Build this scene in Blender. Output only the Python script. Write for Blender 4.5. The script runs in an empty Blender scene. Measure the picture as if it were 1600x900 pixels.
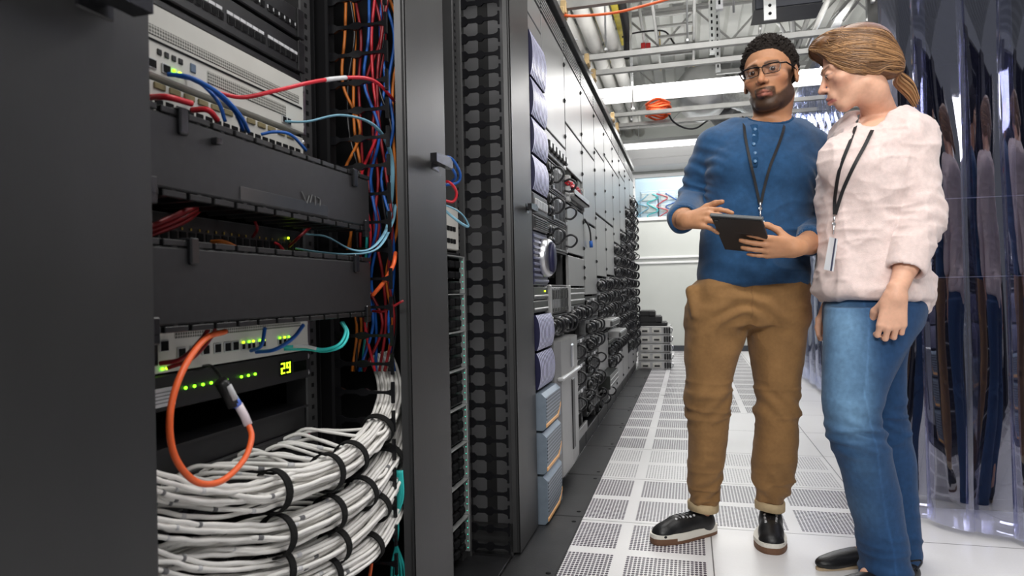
# Data-centre aisle: raised floor, open network racks on the left, long rack row, strip curtains on the right, two people.
import bpy, bmesh, math, random
import numpy as np
from mathutils import Vector, Matrix, noise
R = math.radians
SC = bpy.context.scene
COL = SC.collection
rnd = random.Random(7)
# ------------------------------------------------------------------ camera
F = 1050.0; H = 0.91; TH = R(14.8); RO = R(1.2); PT = R(0.3)
FW = Vector((-math.sin(TH), math.cos(TH), math.tan(PT))).normalized()
R0 = FW.cross(Vector((0, 0, 1))).normalized(); U0 = R0.cross(FW)
CR = math.cos(RO)*R0 - math.sin(RO)*U0
CU = math.sin(RO)*R0 + math.cos(RO)*U0
CAM = Vector((0, 0, H))
def at(px, py, d):
    return CAM + FW*d + CR*((px-800)/F*d) + CU*((450-py)/F*d)
def on(ax, px, py, c):
    r = at(px, py, 1) - CAM
    return CAM + r*((c-CAM[ax])/r[ax])
cd = bpy.data.cameras.new('camera'); cam = bpy.data.objects.new('camera', cd); COL.objects.link(cam)
cd.sensor_width = 36; cd.lens = 36*F/1600; cd.clip_start = .05; cd.clip_end = 100
cam.matrix_world = Matrix.Translation(CAM) @ Matrix((CR, CU, -FW)).transposed().to_4x4()
cd.dof.use_dof = True; cd.dof.focus_distance = 2.35; cd.dof.aperture_fstop = 7.0
SC.camera = cam
SC.view_settings.view_transform = 'Standard'; SC.view_settings.look = 'None'
SC.view_settings.gamma = 1; SC.view_settings.use_curve_mapping = False
SC.view_settings.exposure = 0.0
# ------------------------------------------------------------------ materials
MATS = {}
def mat(name, col=(.5,.5,.5), rough=.5, metal=0., spec=.5, noise_amt=0., nscale=20., bump=0., bscale=60., emit=None, es=1., alpha=1., trans=0., coat=0., stretch=None, sheen=0., sss=0., ior=1.45, var=None):
    if name in MATS: return MATS[name]
    m = bpy.data.materials.new(name); m.use_nodes = True
    nt = m.node_tree; b = nt.nodes['Principled BSDF']
    def S(k, v): b.inputs[k].default_value = v
    S('Base Color', (*col, 1)); S('Roughness', rough); S('Metallic', metal); S('Specular IOR Level', spec); S('IOR', ior)
    S('Alpha', alpha); S('Transmission Weight', trans); S('Coat Weight', coat); S('Sheen Weight', sheen)
    if sss: S('Subsurface Weight', sss); S('Subsurface Radius', (.012, .005, .003)); S('Subsurface Scale', 1.0)
    if emit: S('Emission Color', (*emit, 1)); S('Emission Strength', es)
    tc = nt.nodes.new('ShaderNodeTexCoord'); mp = nt.nodes.new('ShaderNodeMapping')
    if stretch: mp.inputs['Scale'].default_value = stretch
    nt.links.new(tc.outputs['Object'], mp.inputs['Vector'])
    if noise_amt:
        n = nt.nodes.new('ShaderNodeTexNoise'); n.inputs['Scale'].default_value = nscale; n.inputs['Detail'].default_value = 4
        nt.links.new(mp.outputs[0], n.inputs['Vector'])
        mr = nt.nodes.new('ShaderNodeMapRange'); mr.inputs['From Min'].default_value = .3; mr.inputs['From Max'].default_value = .7
        nt.links.new(n.outputs['Fac'], mr.inputs['Value'])
        mx = nt.nodes.new('ShaderNodeMix'); mx.data_type = 'RGBA'
        a = tuple(max(0, c*(1-noise_amt)) for c in col); c2 = var if var else tuple(min(1, c*(1+noise_amt)) for c in col)
        mx.inputs[6].default_value = (*a, 1); mx.inputs[7].default_value = (*c2, 1)
        nt.links.new(mr.outputs[0], mx.inputs[0]); nt.links.new(mx.outputs[2], b.inputs['Base Color'])
    if bump:
        n2 = nt.nodes.new('ShaderNodeTexNoise'); n2.inputs['Scale'].default_value = bscale; n2.inputs['Detail'].default_value = 3
        nt.links.new(mp.outputs[0], n2.inputs['Vector'])
        bp = nt.nodes.new('ShaderNodeBump'); bp.inputs['Strength'].default_value = bump; bp.inputs['Distance'].default_value = .004
        nt.links.new(n2.outputs['Fac'], bp.inputs['Height']); nt.links.new(bp.outputs[0], b.inputs['Normal'])
    MATS[name] = m
    return m
BLK = mat('black_powder_coat', (.014,.014,.0155), .42, 0, .5, .15, 60)
BLK2 = mat('black_plastic', (.009,.009,.01), .38, 0, .5, .1, 90)
DARK = mat('dark_interior', (.006,.006,.007), .8, 0, .2, .1, 10)
COVER = mat('charcoal_steel_cover', (.042,.042,.043), .40, .35, .5, .12, 5, .03, 200, stretch=(1,1,.3))
LATCH = mat('latch_black', (.012,.012,.014), .22, .2, .6, .1, 30)
WSTEEL = mat('white_painted_steel', (.62,.61,.57), .42, 0, .5, .04, 12)
GPANEL = mat('grey_blank_panel', (.30,.30,.30), .38, .55, .5, .05, 3, stretch=(1,1,.2))
GFRAME = mat('dark_grey_frame', (.07,.07,.072), .4, .4, .5, .1, 8)
STEEL = mat('brushed_steel', (.62,.62,.64), .28, .95, .5, .06, 30)
GALV = mat('galvanised_steel', (.55,.56,.56), .42, .7, .5, .12, 18)
NAVY = mat('navy_bezel', (.016,.016,.05), .4, .1, .5, .12, 30)
LAV = mat('lavender_rib', (.50,.50,.68), .35, .2, .5, .05, 30)
BGREY = mat('blue_grey_mesh', (.22,.27,.33), .4, .3, .5, .08, 30)
ORSTRIPE = mat('orange_stripe', (.78,.42,.16), .4, 0, .5, .05, 30)
WCAB = mat('white_cable', (.86,.84,.81), .42, 0, .5, .06, 40)
CABC = {
 'red': mat('red_cable', (.6,.02,.035), .35, 0, .5, .1, 40), 'blue': mat('blue_cable', (.01,.1,.42), .35, 0, .5, .1, 40),
 'light blue': mat('light_blue_cable', (.22,.46,.6), .38, 0, .5, .08, 40), 'orange': mat('orange_cable', (.85,.13,.03), .38, 0, .5, .08, 40),
 'amber': mat('amber_cable', (.62,.17,.02), .4, 0, .5, .1, 40), 'teal': mat('teal_cable', (.03,.5,.48), .38, 0, .5, .1, 40),
 'black': mat('black_cable', (.01,.01,.012), .35, 0, .5, .1, 40), 'yellow': mat('yellow_cable', (.7,.6,.03), .4, 0, .5, .1, 40),
 'pale': mat('pale_cable', (.6,.58,.5), .4, 0, .5, .1, 40), 'dark red': mat('dark_red_cable', (.25,.01,.015), .4, 0, .5, .1, 40)}
VELCRO = mat('velcro_black', (.012,.012,.012), .9, 0, .2, .2, 200, .5, 400)
LEDG = mat('led_green', (.2,.9,.02), .4, emit=(.25,1,.02), es=3)
LEDY = mat('led_yellow_green', (.6,.9,.02), .4, emit=(.6,1,.02), es=2.6)
LEDB = mat('led_blue', (.02,.2,1), .4, emit=(.05,.25,1), es=2)
LABELW = mat('paper_label', (.62,.62,.64), .6, 0, .4, .1, 60)
PINK = mat('pink_sticker', (.75,.04,.16), .6, 0, .4, .05, 60)
INK = mat('grey_ink', (.16,.16,.17), .6, 0, .4, .05, 60)
# ------------------------------------------------------------------ mesh collecting
class MB:
    def __init__(s): s.v = []; s.f = []; s.m = []; s.sm = []
    def add(s, vs, fs, mi=0, smooth=False):
        o = len(s.v); s.v += [tuple(v) for v in vs]; s.f += [tuple(i+o for i in f) for f in fs]; s.m += [mi]*len(fs); s.sm += [smooth]*len(fs)
        return s
    def box(s, x0, x1, y0, y1, z0, z1, mi=0, c=0.0):
        if c <= 0:
            vs = [(x, y, z) for z in (z0, z1) for y in (y0, y1) for x in (x0, x1)]
            return s.add(vs, [(0,2,3,1), (4,5,7,6), (0,1,5,4), (2,6,7,3), (0,4,6,2), (1,3,7,5)], mi)
        c = min(c, (x1-x0)*.45, (y1-y0)*.45, (z1-z0)*.45)
        vs = []; ids = {}
        for zi, (za, zs) in enumerate(((z0, 1), (z1, -1))):
            for yi, (ya, ys) in enumerate(((y0, 1), (y1, -1))):
                for xi, (xa, xs) in enumerate(((x0, 1), (x1, -1))):
                    for k in range(3):
                        p = [xa+xs*c, ya+ys*c, za+zs*c]; p[k] = (xa, ya, za)[k]
                        ids[(xi, yi, zi, k)] = len(vs); vs.append(p)
        fs = []
        def q(a, b, cc, d): fs.append((a, b, cc, d))
        I = ids
        for zi in (0, 1): q(*[I[(a, b, zi, 2)] for a, b in ((0,0),(1,0),(1,1),(0,1))])
        for yi in (0, 1): q(*[I[(a, yi, b, 1)] for a, b in ((0,0),(1,0),(1,1),(0,1))])
        for xi in (0, 1): q(*[I[(xi, a, b, 0)] for a, b in ((0,0),(1,0),(1,1),(0,1))])
        for a in (0, 1):
            for b in (0, 1):
                q(I[(0,a,b,1)], I[(1,a,b,1)], I[(1,a,b,2)], I[(0,a,b,2)])
                q(I[(a,0,b,0)], I[(a,1,b,0)], I[(a,1,b,2)], I[(a,0,b,2)])
                q(I[(a,b,0,0)], I[(a,b,1,0)], I[(a,b,1,1)], I[(a,b,0,1)])
                for d in (0, 1): fs.append((I[(a,b,d,0)], I[(a,b,d,1)], I[(a,b,d,2)]))
        return s.add(vs, fs, mi)
    def cyl(s, a, b, r, n=16, mi=0, r2=None, cap=True):
        return s.tube([a, b], [r, r if r2 is None else r2], n, mi, cap)
    def tube(s, pts, r, n=8, mi=0, cap=True, flat=None):
        pts = [Vector(p) for p in pts]; k = len(pts)
        rs = r if isinstance(r, (list, tuple)) else [r]*k
        vs = []; fs = []; up = None
        for i, p in enumerate(pts):
            t = (pts[min(i+1, k-1)] - pts[max(i-1, 0)])
            if t.length < 1e-9: t = Vector((0,0,1))
            t.normalize()
            if up is None:
                up = Vector((0,0,1)) if abs(t.z) < .9 else Vector((1,0,0))
            up = (up - t*up.dot(t))
            if up.length < 1e-6: up = t.orthogonal()
            up.normalize(); sd = t.cross(up)
            for j in range(n):
                a = 2*math.pi*j/n
                fx = 1 if flat is None else flat
                vs.append(p + (up*math.cos(a)*fx + sd*math.sin(a))*rs[i])
        for i in range(k-1):
            for j in range(n):
                fs.append((i*n+j, i*n+(j+1)%n, (i+1)*n+(j+1)%n, (i+1)*n+j))
        if cap: fs += [tuple(range(n-1, -1, -1)), tuple((k-1)*n+j for j in range(n))]
        return s.add(vs, fs, mi, n > 6)
    def lathe(s, c, axis, prof, n=24, mi=0):
        c = Vector(c); ax = Vector(axis).normalized(); u = ax.orthogonal().normalized(); w = ax.cross(u)
        vs = []; fs = []
        for (r, h) in prof:
            for j in range(n):
                a = 2*math.pi*j/n; vs.append(c + ax*h + (u*math.cos(a)+w*math.sin(a))*r)
        for i in range(len(prof)-1):
            for j in range(n): fs.append((i*n+j, i*n+(j+1)%n, (i+1)*n+(j+1)%n, (i+1)*n+j))
        fs += [tuple(range(n-1,-1,-1)), tuple((len(prof)-1)*n+j for j in range(n))]
        return s.add(vs, fs, mi, True)
    def prism(s, poly, axis, a, b, mi=0):
        # poly: 2D points in the two other axes (in x,y,z order); extruded along axis from a to b
        n = len(poly)
        def mk(p, t):
            q = list(p); q.insert(axis, t); return tuple(q)
        vs = [mk(p, a) for p in poly] + [mk(p, b) for p in poly]
        fs = [tuple(range(n)), tuple(range(2*n-1, n-1, -1))] + [(i, (i+1)%n, n+(i+1)%n, n+i) for i in range(n)]
        return s.add(vs, fs, mi)
    def sph(s, c, r, n=12, mi=0, sc=(1,1,1)):
        vs = []; fs = []; m = n//2
        for i in range(m+1):
            t = math.pi*i/m
            for j in range(n):
                a = 2*math.pi*j/n
                vs.append((c[0]+r*sc[0]*math.sin(t)*math.cos(a), c[1]+r*sc[1]*math.sin(t)*math.sin(a), c[2]+r*sc[2]*math.cos(t)))
        for i in range(m):
            for j in range(n): fs.append((i*n+j, (i+1)*n+j, (i+1)*n+(j+1)%n, i*n+(j+1)%n))
        return s.add(vs, fs, mi, True)
    def build(s, name, mats, parent=None, world=False, origin='base', **props):
        if not isinstance(mats, (list, tuple)): mats = [mats]
        me = bpy.data.meshes.new(name)
        A = np.array(s.v, dtype=float)
        if parent is None:
            mn, mx = A.min(0), A.max(0)
            off = np.array([(mn[0]+mx[0])/2, (mn[1]+mx[1])/2, mn[2]])
        elif world: off = np.array(wloc(parent))
        else: off = np.zeros(3)
        me.from_pydata([tuple(v) for v in (A-off)], [], s.f)
        for m in mats: me.materials.append(m)
        me.polygons.foreach_set('material_index', s.m); me.polygons.foreach_set('use_smooth', s.sm)
        me.update()
        bm = bmesh.new(); bm.from_mesh(me); bmesh.ops.recalc_face_normals(bm, faces=bm.faces); bm.to_mesh(me); bm.free()
        o = bpy.data.objects.new(name, me); COL.objects.link(o)
        if parent is None: o.location = off
        else: o.parent = parent
        if any(s.sm) and not all(s.sm) or (all(s.sm) and s.sm): pass
        for k, v in props.items(): o[k] = v
        return o
def wloc(o):
    l = Vector(o.location)
    while o.parent: o = o.parent; l = l + Vector(o.location)
    return l
def thing(name, label, cat, loc=(0,0,0), rz=0, group=None):
    o = bpy.data.objects.new(name, None); COL.objects.link(o); o.empty_display_size = .1
    o.location = loc; o.rotation_euler = (0, 0, rz); o['label'] = label; o['category'] = cat
    if group: o['group'] = group
    return o
def tag(o, label, cat, group=None):
    o['label'] = label; o['category'] = cat
    if group: o['group'] = group
    return o
def struct(mb, name, mats):
    o = mb.build(name, mats); o['kind'] = 'structure'; return o
KIDS = {}
def kids(o):
    return [c for c in COL.objects if c.parent is o] if o.name not in KIDS else KIDS[o.name]
def dup(root, loc, rz=None, label=None, group=None, scale=None):
    KIDS.setdefault(root.name, kids(root))
    r = root.copy(); COL.objects.link(r); r.location = loc
    if rz is not None: r.rotation_euler = (0, 0, rz)
    if scale: r.scale = scale
    if label: r['label'] = label
    if group: r['group'] = group
    for ch in KIDS[root.name]:
        KIDS.setdefault(ch.name, kids(ch))
        c = ch.copy(); COL.objects.link(c); c.parent = r
        for g in KIDS[ch.name]:
            d = g.copy(); COL.objects.link(d); d.parent = c
    return r
def crom(P, n=8):
    P = [Vector(p) for p in P]; Q = [P[0]*2-P[1]] + P + [P[-1]*2-P[-2]]; out = []
    for i in range(1, len(Q)-2):
        a, b, c, d = Q[i-1:i+3]
        for k in range(n):
            t = k/n
            out.append(.5*((2*b)+(c-a)*t+(2*a-5*b+4*c-d)*t*t+(3*b-a-3*c+d)*t**3))
    out.append(P[-1]); return out
ORD = ['first','second','third','fourth','fifth','sixth','seventh','eighth','ninth','tenth','eleventh','twelfth','thirteenth','fourteenth','fifteenth','sixteenth','seventeenth','eighteenth','nineteenth','twentieth']
# ------------------------------------------------------------------ setting
def floor_mat():
    m = bpy.data.materials.new('raised_floor_tiles'); m.use_nodes = True; nt = m.node_tree; b = nt.nodes['Principled BSDF']
    N = nt.nodes.new; L = nt.links.new
    def M(op, a, bb=None, c=None):
        n = N('ShaderNodeMath'); n.operation = op
        for i, v in enumerate((a, bb, c)):
            if v is None: continue
            if isinstance(v, (int, float)): n.inputs[i].default_value = v
            else: L(v, n.inputs[i])
        return n.outputs[0]
    g = N('ShaderNodeNewGeometry'); sx = N('ShaderNodeSeparateXYZ'); L(g.outputs['Position'], sx.inputs[0])
    T = .61
    u = M('MULTIPLY', M('ADD', sx.outputs['X'], -.056+T*20), 1/T); v = M('MULTIPLY', M('ADD', sx.outputs['Y'], -2.65+T*20), 1/T)
    iu = M('FLOOR', u); iv = M('FLOOR', v); fu = M('FRACT', u); fv = M('FRACT', v)
    def edge(f, w): return M('LESS_THAN', M('MINIMUM', f, M('SUBTRACT', 1, f)), w)
    seam = M('MAXIMUM', edge(fu, .0035), edge(fv, .0035))
    # perforated columns: those left of x=.666 (iu<=20) ; tile (20, 19..) solid near the camera
    perf = M('LESS_THAN', iu, 20.5)
    solid = M('MULTIPLY', M('GREATER_THAN', iu, 19.5), M('LESS_THAN', iv, 19.5))   # the plain tile under the man's feet
    solid2 = M('MULTIPLY', M('GREATER_THAN', iu, 19.5), M('MULTIPLY', M('GREATER_THAN', iv, 21.5), M('LESS_THAN', iv, 23.5)))
    perf = M('MULTIPLY', perf, M('SUBTRACT', 1, M('MAXIMUM', solid, solid2)))
    perf = M('MULTIPLY', perf, M('LESS_THAN', iv, 31.5))
    # four patches on every tile
    hu = M('FRACT', M('MULTIPLY', fu, 2)); hv = M('FRACT', M('MULTIPLY', fv, 2))
    def inside(h, lo): return M('MULTIPLY', M('GREATER_THAN', h, lo), M('LESS_THAN', h, 1-lo))
    patch = M('MULTIPLY', inside(hu, .07), inside(hv, .09))
    n = 20
    lu = M('MULTIPLY', M('SUBTRACT', hu, .07), n/.86); lv = M('MULTIPLY', M('SUBTRACT', hv, .09), 15/.82)
    cu = M('SUBTRACT', M('FRACT', lu), .5); cv = M('SUBTRACT', M('FRACT', lv), .5)
    d = M('SQRT', M('ADD', M('MULTIPLY', cu, cu), M('MULTIPLY', cv, cv)))
    # the second row of tiles has finer holes, the rest larger
    fine = M('COMPARE', iv, 21, .5)
    rad = M('SUBTRACT', .40, M('MULTIPLY', fine, .15))
    hole = M('MULTIPLY', M('MULTIPLY', M('LESS_THAN', d, rad), patch), perf)
    nz = N('ShaderNodeTexNoise'); nz.inputs['Scale'].default_value = 3; nz.inputs['Detail'].default_value = 6; L(g.outputs['Position'], nz.inputs['Vector'])
    nz2 = N('ShaderNodeTexNoise'); nz2.inputs['Scale'].default_value = 140; L(g.outputs['Position'], nz2.inputs['Vector'])
    cr = N('ShaderNodeMix'); cr.data_type = 'RGBA'; cr.inputs[6].default_value = (.74,.73,.73,1); cr.inputs[7].default_value = (.9,.89,.9,1)
    L(M('ADD', M('MULTIPLY', nz.outputs['Fac'], .7), M('MULTIPLY', nz2.outputs['Fac'], .4)), cr.inputs[0])
    dk = N('ShaderNodeMix'); dk.data_type = 'RGBA'; dk.inputs[7].default_value = (.035,.02,.045,1); L(hole, dk.inputs[0]); L(cr.outputs[2], dk.inputs[6])
    sm = N('ShaderNodeMix'); sm.data_type = 'RGBA'; sm.inputs[7].default_value = (.16,.15,.15,1); L(seam, sm.inputs[0]); L(dk.outputs[2], sm.inputs[6])
    L(sm.outputs[2], b.inputs['Base Color'])
    L(M('ADD', M('MULTIPLY', nz.outputs['Fac'], .2), .22), b.inputs['Roughness'])
    bp = N('ShaderNodeBump'); bp.inputs['Strength'].default_value = .6; bp.inputs['Distance'].default_value = .004
    L(M('SUBTRACT', 1, M('MAXIMUM', hole, seam)), bp.inputs['Height']); L(bp.outputs[0], b.inputs['Normal'])
    return m
mb = MB(); mb.box(-1.6, 5, -1.2, 10.0, -.05, 0); struct(mb, 'floor', floor_mat())
WALLM = mat('wall_white_panel', (.60,.62,.59), .5, 0, .4, .03, 2)
mb = MB(); WY = 10.0
mb.box(-4, -.78, WY, WY+.1, 0, 3.6); mb.box(1.9, 5, WY, WY+.1, 0, 3.6)
mb.box(-.78, 1.9, WY, WY+.1, 0, 1.93); mb.box(-.78, 1.9, WY, WY+.1, 2.56, 3.6)
struct(mb, 'wall_far', WALLM)
mb = MB(); mb.box(5, 5.1, -1.2, 10, 0, 3.6); struct(mb, 'wall_right', WALLM)
mb = MB(); mb.box(-4, 5, WY-.012, WY, 0, .08); struct(mb, 'baseboard_far', mat('baseboard_dark', (.05,.055,.065), .5))
TRIM = mat('trim_white', (.82,.82,.82), .3)
mb = MB(); mb.box(-4, 5, WY-.03, WY, 1.345, 1.375, c=.004); mb.box(-4, 5, WY-.02, WY, 1.27, 1.30, c=.004); struct(mb, 'trim_1', TRIM)
mb = MB(); mb.box(-4, 5, WY-.5, WY, 2.62, 2.72, c=.01); mb.box(-4, 5, WY-.5, WY-.42, 2.72, 2.86, c=.01); struct(mb, 'trim_2', TRIM)
# window with frame, panes and what stands behind it
wn = bpy.data.objects.new('window_1', None); COL.objects.link(wn); wn.location = (.56, WY, 1.93); wn['kind'] = 'structure'
mb = MB()
mb.box(-.78, 1.9, WY-.03, WY+.06, 1.90, 1.95, c=.005); mb.box(-.78, 1.9, WY-.03, WY+.06, 2.53, 2.58, c=.005)
for x in (-.78, .1, 1.0, 1.87): mb.box(x, x+.04, WY-.028, WY+.06, 1.95, 2.53, c=.004)
mb.build('window_frame', TRIM, wn, world=True)
mb = MB(); mb.box(-.76, 1.89, WY+.02, WY+.026, 1.95, 2.53); mb.build('window_pane', mat('window_glass', (.9,.95,.97), .03, 0, .5, trans=1, ior=1.1), wn, world=True)
mb = MB(); mb.box(-2.5, 3.5, WY+1.6, WY+1.7, 0, 3.6); struct(mb, 'wall_back_room', mat('back_room_wall', (.7,.78,.82), .5))
# ceiling deck
mb = MB(); poly = []
x = -4.0
while x < 5:
    poly += [(x, 3.5), (x+.1, 3.5), (x+.13, 3.56), (x+.23, 3.56)]; x += .26
poly += [(5.1, 3.62), (-4.1, 3.62)]
mb.prism([(p[0], p[1]) for p in poly], 1, -1.2, WY+1.7); o = struct(mb, 'ceiling', mat('corrugated_deck', (.66,.67,.64), .4, .1, .5, .08, 4))
# black filler plates between the racks and the white tiles
PLATE = mat('black_floor_plate', (.022,.022,.024), .5, .1, .5, .2, 8, .1, 150)
k = 0; y = .82
while y < 8.2:
    mb = MB(); mb.box(-.60, -.43, y+.003, y+.607, .001, .010, c=.003)
    mb.build_holes = None
    p = mb.build('floor_plate', PLATE)
    tag(p, 'flat black metal floor plate along the foot of the racks, %s from the camera' % ORD[k], 'floor plate', 'black floor plates along the rack row')
    for yy in (y+.06, y+.55):
        h = MB(); h.cyl((-.455, yy, .0100), (-.455, yy, .0106), .009, 14); h.build('bolt_hole', DARK, p, world=True)
    y += .61; k += 1
# ------------------------------------------------------------------ vertical cable managers with covers and fingers
def manager(y0, y1, label, zt=2.28, fz0=.0, sides=(0, 1), hz=1.205, hs=1.0):
    t = thing('cable_manager', label, 'cable manager', (-.58, y0, 0))
    mb = MB()   # the long flat cover with returned edges, stood slightly off the rack
    mb.prism([(-.58, y0+.006), (-.574, y0), (-.574, y1), (-.58, y1), (-.60, y1), (-.60, y1-.004), (-.582, y1-.004), (-.582, y0+.004), (-.60, y0+.004), (-.60, y0)], 2, .02, zt)
    c = mb.build('cover', COVER, t, world=True)
    mb = MB(); ym = y1-.07
    mb.prism([(ym-.075*hs, -.0), (ym+.03, .0), (ym+.03, .016), (ym+.012, .026), (ym-.075*hs, .020)], 0, -.556, -.540+.008*(hs-1))
    mb.v = [(v[0], v[1], hz+v[2]) for v in mb.v]
    mb.box(-.575, -.545, ym-.012, ym+.012, hz+.004, hz+.018, c=.003)
    mb.box(-.580, -.572, ym-.024, ym+.024, hz-.008, hz+.03, c=.003)
    l = mb.build('latch_handle', LATCH, c); l.location = Vector((0,0,0)) - wloc(c)
    mb = MB(); yb = (y0+y1)/2
    mb.box(-1.02, -1.0, y0-.03, y1+.03, .0, zt)
    if y0 < 2: mb.box(-1.0, -.62, yb-.008, yb+.008, 0, zt)
    for yy in (y0-.045, y1+.01): mb.box(-.78, -.735, yy, yy+.035, 0, zt, c=.004)
    mb.box(-1.0, -.6, y0, y1, 0, .02); mb.box(-1.0, -.6, y0, y1, zt-.02, zt)
    mb.build('spine', DARK if y0 < 2 else GFRAME, t, world=True)
    if y0 > 2:
        mb = MB(); mb.box(-1.3, -.605, y1+.012, y1+.018, 0, zt); mb.build('side_panel', mat('pale_side_panel', (.26,.26,.27), .4, .2), t, world=True)
    for sd in sides:
        yf = y0-.035 if sd == 0 else y1+.035
        z = fz0+.05
        first = None
        while z < zt-.03:
            if first is None:
                mb = MB()
                # a finger seen from the side: wide root, waist, broad middle and a T tip
                P = [(-.735, -.017), (-.722, -.017), (-.712, -.007), (-.685, -.007), (-.676, -.014), (-.664, -.014), (-.655, -.006), (-.622, -.005), (-.612, -.008), (-.606, -.012), (-.606, -.022), (-.600, -.022),
                     (-.600, .022), (-.606, .022), (-.606, .012), (-.612, .008), (-.622, .005), (-.655, .006), (-.664, .014), (-.676, .014), (-.685, .007), (-.712, .007), (-.722, .017), (-.735, .017)]
                mb.prism([(p[0]+.735, p[1]*(.55 if y0 < 2 and abs(p[1]) < .02 else 1)) for p in P], 1, -.0035, .0035)
                first = mb.build('finger', LATCH, t)
                f = first
            else:
                f = first.copy(); COL.objects.link(f)
            f.location = (-.735+.58, yf-y0, z)
            z += .0595
    return t
# three managers; the near end of the first is outside the frame
manager(.36, .618, 'wide charcoal cover panel at the far left edge with a black latch handle', 2.28, sides=(), hs=2.2)
manager(1.327, 1.556, 'narrow charcoal cable manager between the two open racks, coloured cables inside', 2.28, sides=(0,))
manager(2.215, 2.49, 'charcoal cable manager with rows of black fingers beside the long rack row', 2.28, sides=(0, 1))
# ------------------------------------------------------------------ open racks A and B
def openrack(y0, y1, label):
    t = thing('open_rack', label, 'equipment rack', (-.74, (y0+y1)/2, 0))
    for x in (-.80, -1.30):
        for y in (y0-.04, y1):
            mb = MB(); mb.box(x, x+.05, y, y+.04, 0, 2.26, c=.003)
            for i in range(0): pass
            mb.build('post', GFRAME, t, world=True)
    mb = MB(); mb.box(-1.36, -.603, y0-.085, y1+.085, .001, .014, c=.002); mb.build('base_plate', BLK, t, world=True)
    mb = MB(); mb.box(-1.3, -.74, y0-.04, y1+.04, 2.26, 2.28); mb.build('top_panel', BLK, t, world=True)
    mb = MB(); mb.box(-1.34, -1.32, y0-.04, y1+.04, 0, 2.26); mb.build('back_panel', DARK, t, world=True)
    mb = MB(); mb.box(-1.3, -.745, y0-.045, y0-.041, 0, 2.26); mb.box(-1.3, -.745, y1+.041, y1+.045, 0, 2.26); mb.build('side_panel', DARK, t, world=True)
    for y in (y0-.02, y1+.02):
        mb = MB(); z = .06
        while z < 2.2: mb.box(-.7495, -.7488, y-.004, y+.004, z-.004, z+.004); z += .0445/2
        mb.build('hole_strip', DARK, t, world=True)
    return t
openrack(.70, 1.205, 'near open black rack holding patch panels and white cable bundles')
openrack(1.62, 2.13, 'second open rack behind the narrow charcoal cable manager')
YA0, YA1 = .71, 1.20
def ears(mb, z0, z1, mi=0):
    for y in (YA0, YA1-.022):
        mb.box(-.745, -.738, y, y+.022, z0, z1, mi, c=.001)
def screws(t, z0, z1, m=STEEL, ys=(.721, 1.189)):
    for y in ys:
        for z in (z0, z1):
            mb = MB(); mb.lathe((-.7385, y, z), (1,0,0), [(.0001,.0035),(.003,.0035),(.0055,.002),(.006,0)], 12); mb.build('screw', m, t, world=True)
# patch panels at the top (black, two label strips)
def port_block(mb, x, y, z, w=.014, h=.012, mi=0): mb.box(x-.0005, x+.0008, y-w/2, y+w/2, z-h/2, z+h/2, mi)
def patchpanel(z0, h, label, strips=(), cols=24, rows=1):
    t = thing('patch_bay', label, 'patch panel', (-.77, (YA0+YA1)/2, z0))
    mb = MB(); mb.box(-.80, -.742, YA0+.02, YA1-.02, z0+.001, z0+h-.001, c=.002); ears(mb, z0+.001, z0+h-.001); mb.build('faceplate', BLK, t, world=True)
    for r_ in range(rows):
        for g in range(4):
            mb = MB()
            for k in range(cols//4):
                y = .74+g*.1135+k*.0178+.004
                zz = z0+h*(.38 if rows == 1 else .25+.5*r_)
                mb.box(-.742, -.740, y, y+.0145, zz-.007, zz+.007, 0, c=.001)
                mb.box(-.7405, -.7392, y+.002, y+.0125, zz-.005, zz+.005, 1)
            mb.build('port_row', [BLK2, DARK], t, world=True)
    for zz in strips:
        for g in range(4):
            mb = MB(); y = .742+g*.1135
            for k in range(6): mb.box(-.742, -.7405, y+k*.0172, y+k*.0172+.0150, zz-.0028, zz+.0028)
            mb.build('label_strip', LABELW, t, world=True)
    return t
patchpanel(1.422, .06, 'black patch panel with white label strip at the top of the near rack', (1.446,))
patchpanel(1.355, .062, 'second black patch panel from the top in the near rack', (1.390,))
mb = MB(); mb.box(-.78, -.745, YA0, YA1, 1.338, 1.352, c=.003); tag(mb.build('filler_strip', BLK), 'thin black filler strip just above the white network switch', 'filler strip')
# white chassis switch
def vent_mat():
    m = bpy.data.materials.new('fine_vent_mesh'); m.use_nodes = True; nt = m.node_tree; b = nt.nodes['Principled BSDF']; N = nt.nodes.new; L = nt.links.new
    tc = N('ShaderNodeNewGeometry'); mp = N('ShaderNodeVectorMath'); mp.operation = 'SCALE'; mp.inputs['Scale'].default_value = 1/.005
    L(tc.outputs['Position'], mp.inputs[0]); fr = N('ShaderNodeVectorMath'); fr.operation = 'FRACTION'; L(mp.outputs[0], fr.inputs[0])
    sb = N('ShaderNodeVectorMath'); sb.operation = 'SUBTRACT'; sb.inputs[1].default_value = (.5,.5,.5); L(fr.outputs[0], sb.inputs[0])
    ml = N('ShaderNodeVectorMath'); ml.operation = 'MULTIPLY'; ml.inputs[1].default_value = (0,1,1); L(sb.outputs[0], ml.inputs[0])
    ln = N('ShaderNodeVectorMath'); ln.operation = 'LENGTH'; L(ml.outputs[0], ln.inputs[0])
    lt = N('ShaderNodeMath'); lt.operation = 'LESS_THAN'; lt.inputs[1].default_value = .4; L(ln.outputs['Value'], lt.inputs[0])
    mx = N('ShaderNodeMix'); mx.data_type = 'RGBA'; mx.inputs[6].default_value = (.5,.49,.45,1); mx.inputs[7].default_value = (.10,.10,.09,1); L(lt.outputs[0], mx.inputs[0])
    L(mx.outputs[2], b.inputs['Base Color']); b.inputs['Roughness'].default_value = .5
    return m
VENT = vent_mat()
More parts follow.
